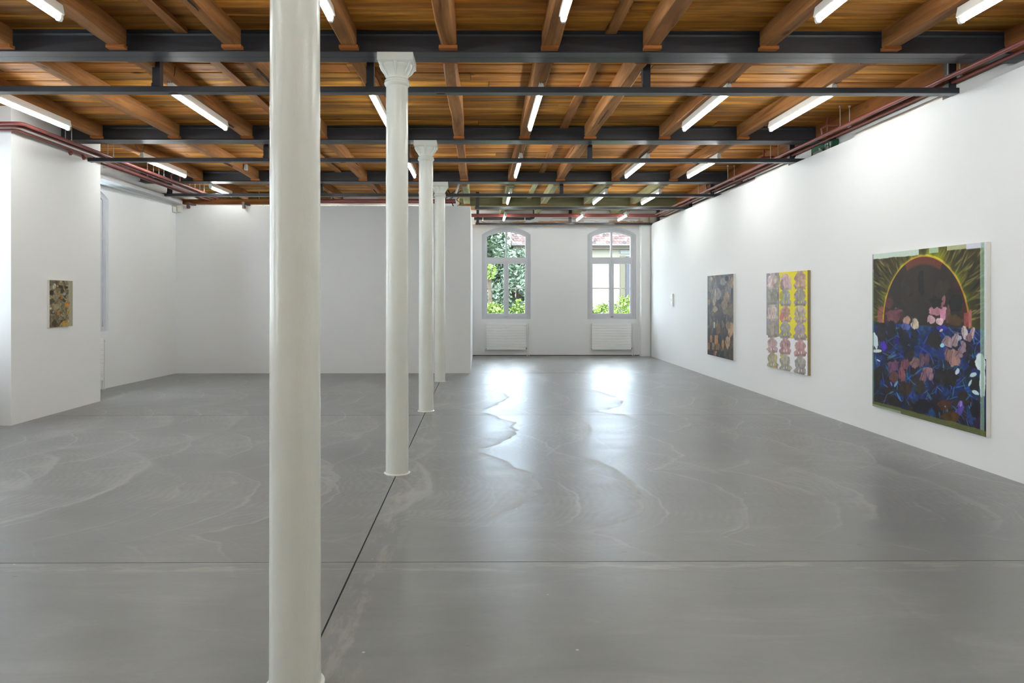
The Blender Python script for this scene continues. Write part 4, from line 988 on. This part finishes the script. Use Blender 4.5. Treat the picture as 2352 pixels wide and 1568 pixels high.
def draw_olive(c):
    A, B, U, V = c.A, c.B, c.U, c.V; k = np.random.RandomState(9)
    c.fill((132, 122, 96)); c.fill((88, 76, 56), np.clip(c.nz(6, 5)*3-1.3, 0, 1)*(U < .78), .8); c.fill((158, 152, 118), np.clip(c.nz(7, 6)*3-1.4, 0, 1), .7); c.fill((158, 156, 136), np.clip((U-.78+.1*(c.nz(6, 4)-.5))/.06, 0, 1), .9)
    for i in range(150):
        col = [(84, 74, 54), (62, 54, 42), (150, 142, 108), (120, 116, 100), (108, 92, 64), (170, 160, 124), (98, 96, 84)][k.randint(7)]
        c.blob(k.uniform(275, 690), k.uniform(235, 1290), k.uniform(8, 34), k.uniform(14, 50), k.uniform(-60, 60), col, al=.75, soft=.3, tex=.35)
    for p in ((380, 370, 38, 66, 10, (172, 168, 158)), (315, 510, 46, 56, 0, (50, 42, 34)), (640, 395, 46, 28, -8, (44, 46, 44)), (668, 520, 28, 26, -15, (84, 84, 72)), (600, 540, 30, 30, 0, (150, 148, 150)), (520, 400, 46, 60, 20, (56, 50, 40)), (560, 470, 36, 50, 0, (60, 52, 42)), (545, 600, 20, 56, 0, (176, 112, 40)),
              (660, 790, 42, 46, 0, (188, 122, 36)), (705, 740, 16, 30, 10, (182, 96, 44)), (470, 970, 26, 38, 10, (176, 112, 44)), (455, 360, 12, 20, 0, (190, 166, 64)), (395, 510, 12, 34, -20, (184, 150, 74)), (755, 520, 3, 100, 15, (170, 134, 66)), (690, 930, 34, 60, 0, (168, 140, 74)), (620, 1205, 74, 66, -8, (178, 142, 66)), (395, 1200, 60, 74, -20, (74, 60, 42)),
              (330, 700, 50, 60, 0, (78, 66, 50)), (300, 860, 24, 24, 0, (200, 198, 160)), (560, 920, 40, 50, 0, (108, 104, 84)), (640, 880, 22, 36, 0, (92, 94, 80)), (330, 930, 50, 30, 30, (90, 86, 80)), (360, 940, 8, 26, 35, (168, 162, 186)), (600, 690, 34, 40, 0, (74, 66, 52)), (400, 600, 60, 50, 0, (132, 124, 98)), (430, 820, 60, 50, 0, (150, 140, 108)), (690, 1145, 10, 22, -20, (200, 196, 178)), (475, 700, 8, 20, 0, (190, 96, 54)), (460, 430, 60, 40, 0, (110, 100, 72)), (640, 1040, 46, 60, 0, (122, 116, 92)), (420, 1050, 70, 60, 0, (98, 90, 70))):
        c.blob(*p, soft=.18, warp=.3)
    for i in range(80): c.blob(k.uniform(280, 700), k.uniform(240, 1290), k.uniform(2, 4), k.uniform(10, 34), k.uniform(-70, 70), [(186, 176, 140), (52, 46, 36), (196, 186, 150)][k.randint(3)], al=.5, soft=.6)
painting('olive_painting', 'small olive and beige abstract painting on the left block wall', 'painting', (-5.45, 8.70, 1.722), 1, (.495, .605), 150, 190, draw_olive, M['white_metal'], .03, -5.48, 1,
         lambda X, Y, Z: ((1100+X*F/Y-90)*9.8, (683-(Z-1.5)*F/Y-620)*9.8))

# ------------------------------------------------------------------ outside
gm = MB(); gm.box(-60, 60, 18.2, 120, -.9, -.8); struct('ground', gm, simple('garden_ground', (.10,.13,.06,1), .9, var=.3), 'grassy ground outside the end windows', 'ground')
def leaves_mat(name, a, b_):
    t = NT(name); gg = t.new('ShaderNodeNewGeometry'); t.base(t.ramp(gg.outputs['Random Per Island'], [(0, a), (1, b_)])); t.rough(.55)
    t.b.inputs['Subsurface Weight'].default_value = 0; return t.m
ML = {'dark': leaves_mat('dark_leaf', (.055,.088,.06,1), (.21,.27,.18,1)), 'lime': leaves_mat('lime_leaf', (.09,.16,.02,1), (.25,.33,.06,1)), 'mid': leaves_mat('mid_leaf', (.08,.15,.05,1), (.24,.33,.15,1))}
M['bark'] = simple('bark', (.09,.065,.045,1), .9, var=.3)
def foliage(cx, cy, cz, rx, ry, rz, n, size, seed):
    rg = np.random.RandomState(seed); m = MB()
    clumps = [(rg.normal(size=3)) for _ in range(60)]; clumps = [c/np.linalg.norm(c) for c in clumps]
    for i in range(n):
        d = clumps[rg.randint(60)]; q = d*(.86+.10*rg.rand()) + rg.normal(size=3)*.09
        p = np.array((cx+q[0]*rx, cy+q[1]*ry, cz+q[2]*rz))
        nrm = rg.normal(size=3)+d*.9+np.array((0, 0, .5)); nrm /= np.linalg.norm(nrm)
        a = np.cross(nrm, rg.normal(size=3)); a /= np.linalg.norm(a); b_ = np.cross(nrm, a); s = size*(.6+.8*rg.rand())
        k = len(m.v); m.v += [tuple(p-a*s), tuple(p-b_*s*.42+nrm*s*.1), tuple(p+a*s), tuple(p+b_*s*.42+nrm*s*.1)]; m.face([k, k+1, k+2, k+3])
    return m
def tree(label, cx, cy, cz, rx, ry, rz, n, size, seed, mat, cat='tree', name='leafy_tree', grp=None):
    o = thing(name, label, cat, (cx, cy, -.8), grp)
    foliage(cx, cy, cz, rx, ry, rz, n, size, seed).build('foliage', ML[mat], o)
    m = MB(); m.tube([(cx, cy, -.8), (cx+.05, cy, cz*.5), (cx, cy, cz)], [.16 if cat == 'tree' else .05, .12 if cat == 'tree' else .04, .05], 10)
    for k in range(5):
        a = k*1.3; m.tube([(cx, cy, cz*.5), (cx+rx*.45*math.cos(a), cy+ry*.45*math.sin(a), cz+rz*.2)], [.06, .02], 6)
    m.build('trunk', M['bark'], o)
tree('tall dense tree filling the left half of the left end window', .2, 44.0, 3.3, 2.1, 1.6, 3.1, 13000, .15, 1, 'dark')
tree('wide leafy tree standing far behind the others, filling gaps in the left end window', .6, 50.0, 2.2, 3.4, 1.2, 3.6, 9000, .24, 5, 'mid')
tree('lower dense tree in the right half of the left end window, below the roof', 2.4, 43.0, 2.2, 1.7, 1.4, 2.2, 11000, .15, 2, 'dark')
tree('pale green branch of a tree hanging at the left edge of the left end window', .62, 40.5, 3.05, .42, .3, .55, 220, .11, 3, 'lime')
GB = 'bright lime hedge bushes below the end windows'
for cx, cz, rx, rz, s, lab in ((.9, -.05, .9, 1.15, 11, 'lime green bush at the lower left of the left end window'), (2.5, .05, 1.0, 1.35, 12, 'lime green bush at the lower right of the left end window'), (7.2, -.05, 1.1, 1.1, 13, 'lime green bush at the lower left of the right end window'), (8.6, .2, .9, 1.35, 14, 'taller lime green bush at the lower right of the right end window'), (10.0, .1, .9, 1.3, 15, 'lime green bush beside the dark window of the opposite house')):
    tree(lab, cx, 39.5, cz, rx, .8, rz, 1700, .11, s, 'lime', 'bush', 'garden_bush', GB)
# opposite house
h = thing('house', 'cream rendered house with a red tiled roof seen through the end windows', 'house', (8, 46, -.8))
m = MB(); m.box(2.6, 14, 45.6, 52, -.8, 5.0); m.build('wall', simple('cream_render', (.235,.213,.172,1), .8, var=.04), h)
m = MB(); m.box(9.45, 9.75, 45.5, 45.62, -.8, 4.3); m.build('corner_pilaster', simple('ochre_stone', (.13,.115,.08,1), .8), h)
m = MB(); m.box(9.82, 10.9, 45.52, 45.6, 1.0, 4.25); wn_ = m.build('window', simple('dark_window_glass', (.03,.03,.045,1), .2), h)
m = MB()
for z in (1.25, 1.9, 2.62, 3.34): m.box(9.82, 10.9, 45.49, 45.52, z-.03, z+.03)
m.box(10.3, 10.36, 45.49, 45.52, 1.0, 4.25); m.build('glazing_bars', M['muntin'], wn_)
m = MB(); m.box(9.45, 10.9, 45.52, 45.6, 4.42, 4.66); m.build('vent_grille', simple('grey_grille', (.2,.2,.2,1), .6), h)
m = MB(); m.box(2.3, 14.2, 45.15, 45.6, 4.72, 4.80); m.box(2.3, 14.2, 45.1, 45.2, 4.82, 5.02); m.build('fascia', simple('brown_fascia', (.12,.09,.07,1), .7), h)
m = MB(); m.tube([(2.2, 44.98, 4.98), (14.3, 44.98, 4.98)], .08, 10); m.build('gutter', simple('grey_gutter', lin((120, 116, 122)), .5), h)
def tile_mat():
    t = NT('clay_tile'); gg = t.new('ShaderNodeNewGeometry')
    t.base(t.ramp(gg.outputs['Random Per Island'], [(0, (.035,.019,.017,1)), (.5, (.085,.045,.037,1)), (1, (.155,.11,.10,1))])); t.rough(.75); return t.m
m = MB(); rg = random.Random(2); sl = math.tan(R(40)); row = .21
for r_ in range(17):
    y0 = 44.95+r_*row; z0 = 5.03+r_*row*sl; x = 2.2+(.11 if r_ % 2 else 0)
    while x < 14.2:
        w = .215; dz = rg.uniform(0, .02); k = len(m.v)
        P = [(x, .03), (x+.02, .0), (x+w*.5, -.045), (x+w-.02, .0), (x+w, .03)]
        for (px, oy) in P: m.v.append((px, y0+oy, z0+oy*sl+.035+dz))
        for (px, oy) in P: m.v.append((px, y0+oy, z0+oy*sl+dz))
        for (px, oy) in P: m.v.append((px, y0+row+.06, z0+(row+.06)*sl+.02))
        for i in range(4): m.face([k+i, k+i+1, k+6+i, k+5+i]); m.face([k+i, k+10+i, k+11+i, k+i+1])
        x += w+.006
m.build('tiled_roof', tile_mat(), h)
m = MB(); m.prism([(44.9, 5.0), (48.6, 5.0+3.7*sl-.05), (48.6, 5.0)], 2.25, 14.2, 'x'); m.build('roof_deck', M['gap'], h)
for o in list(bpy.data.objects):
    if '_w' in o: del o['_w']
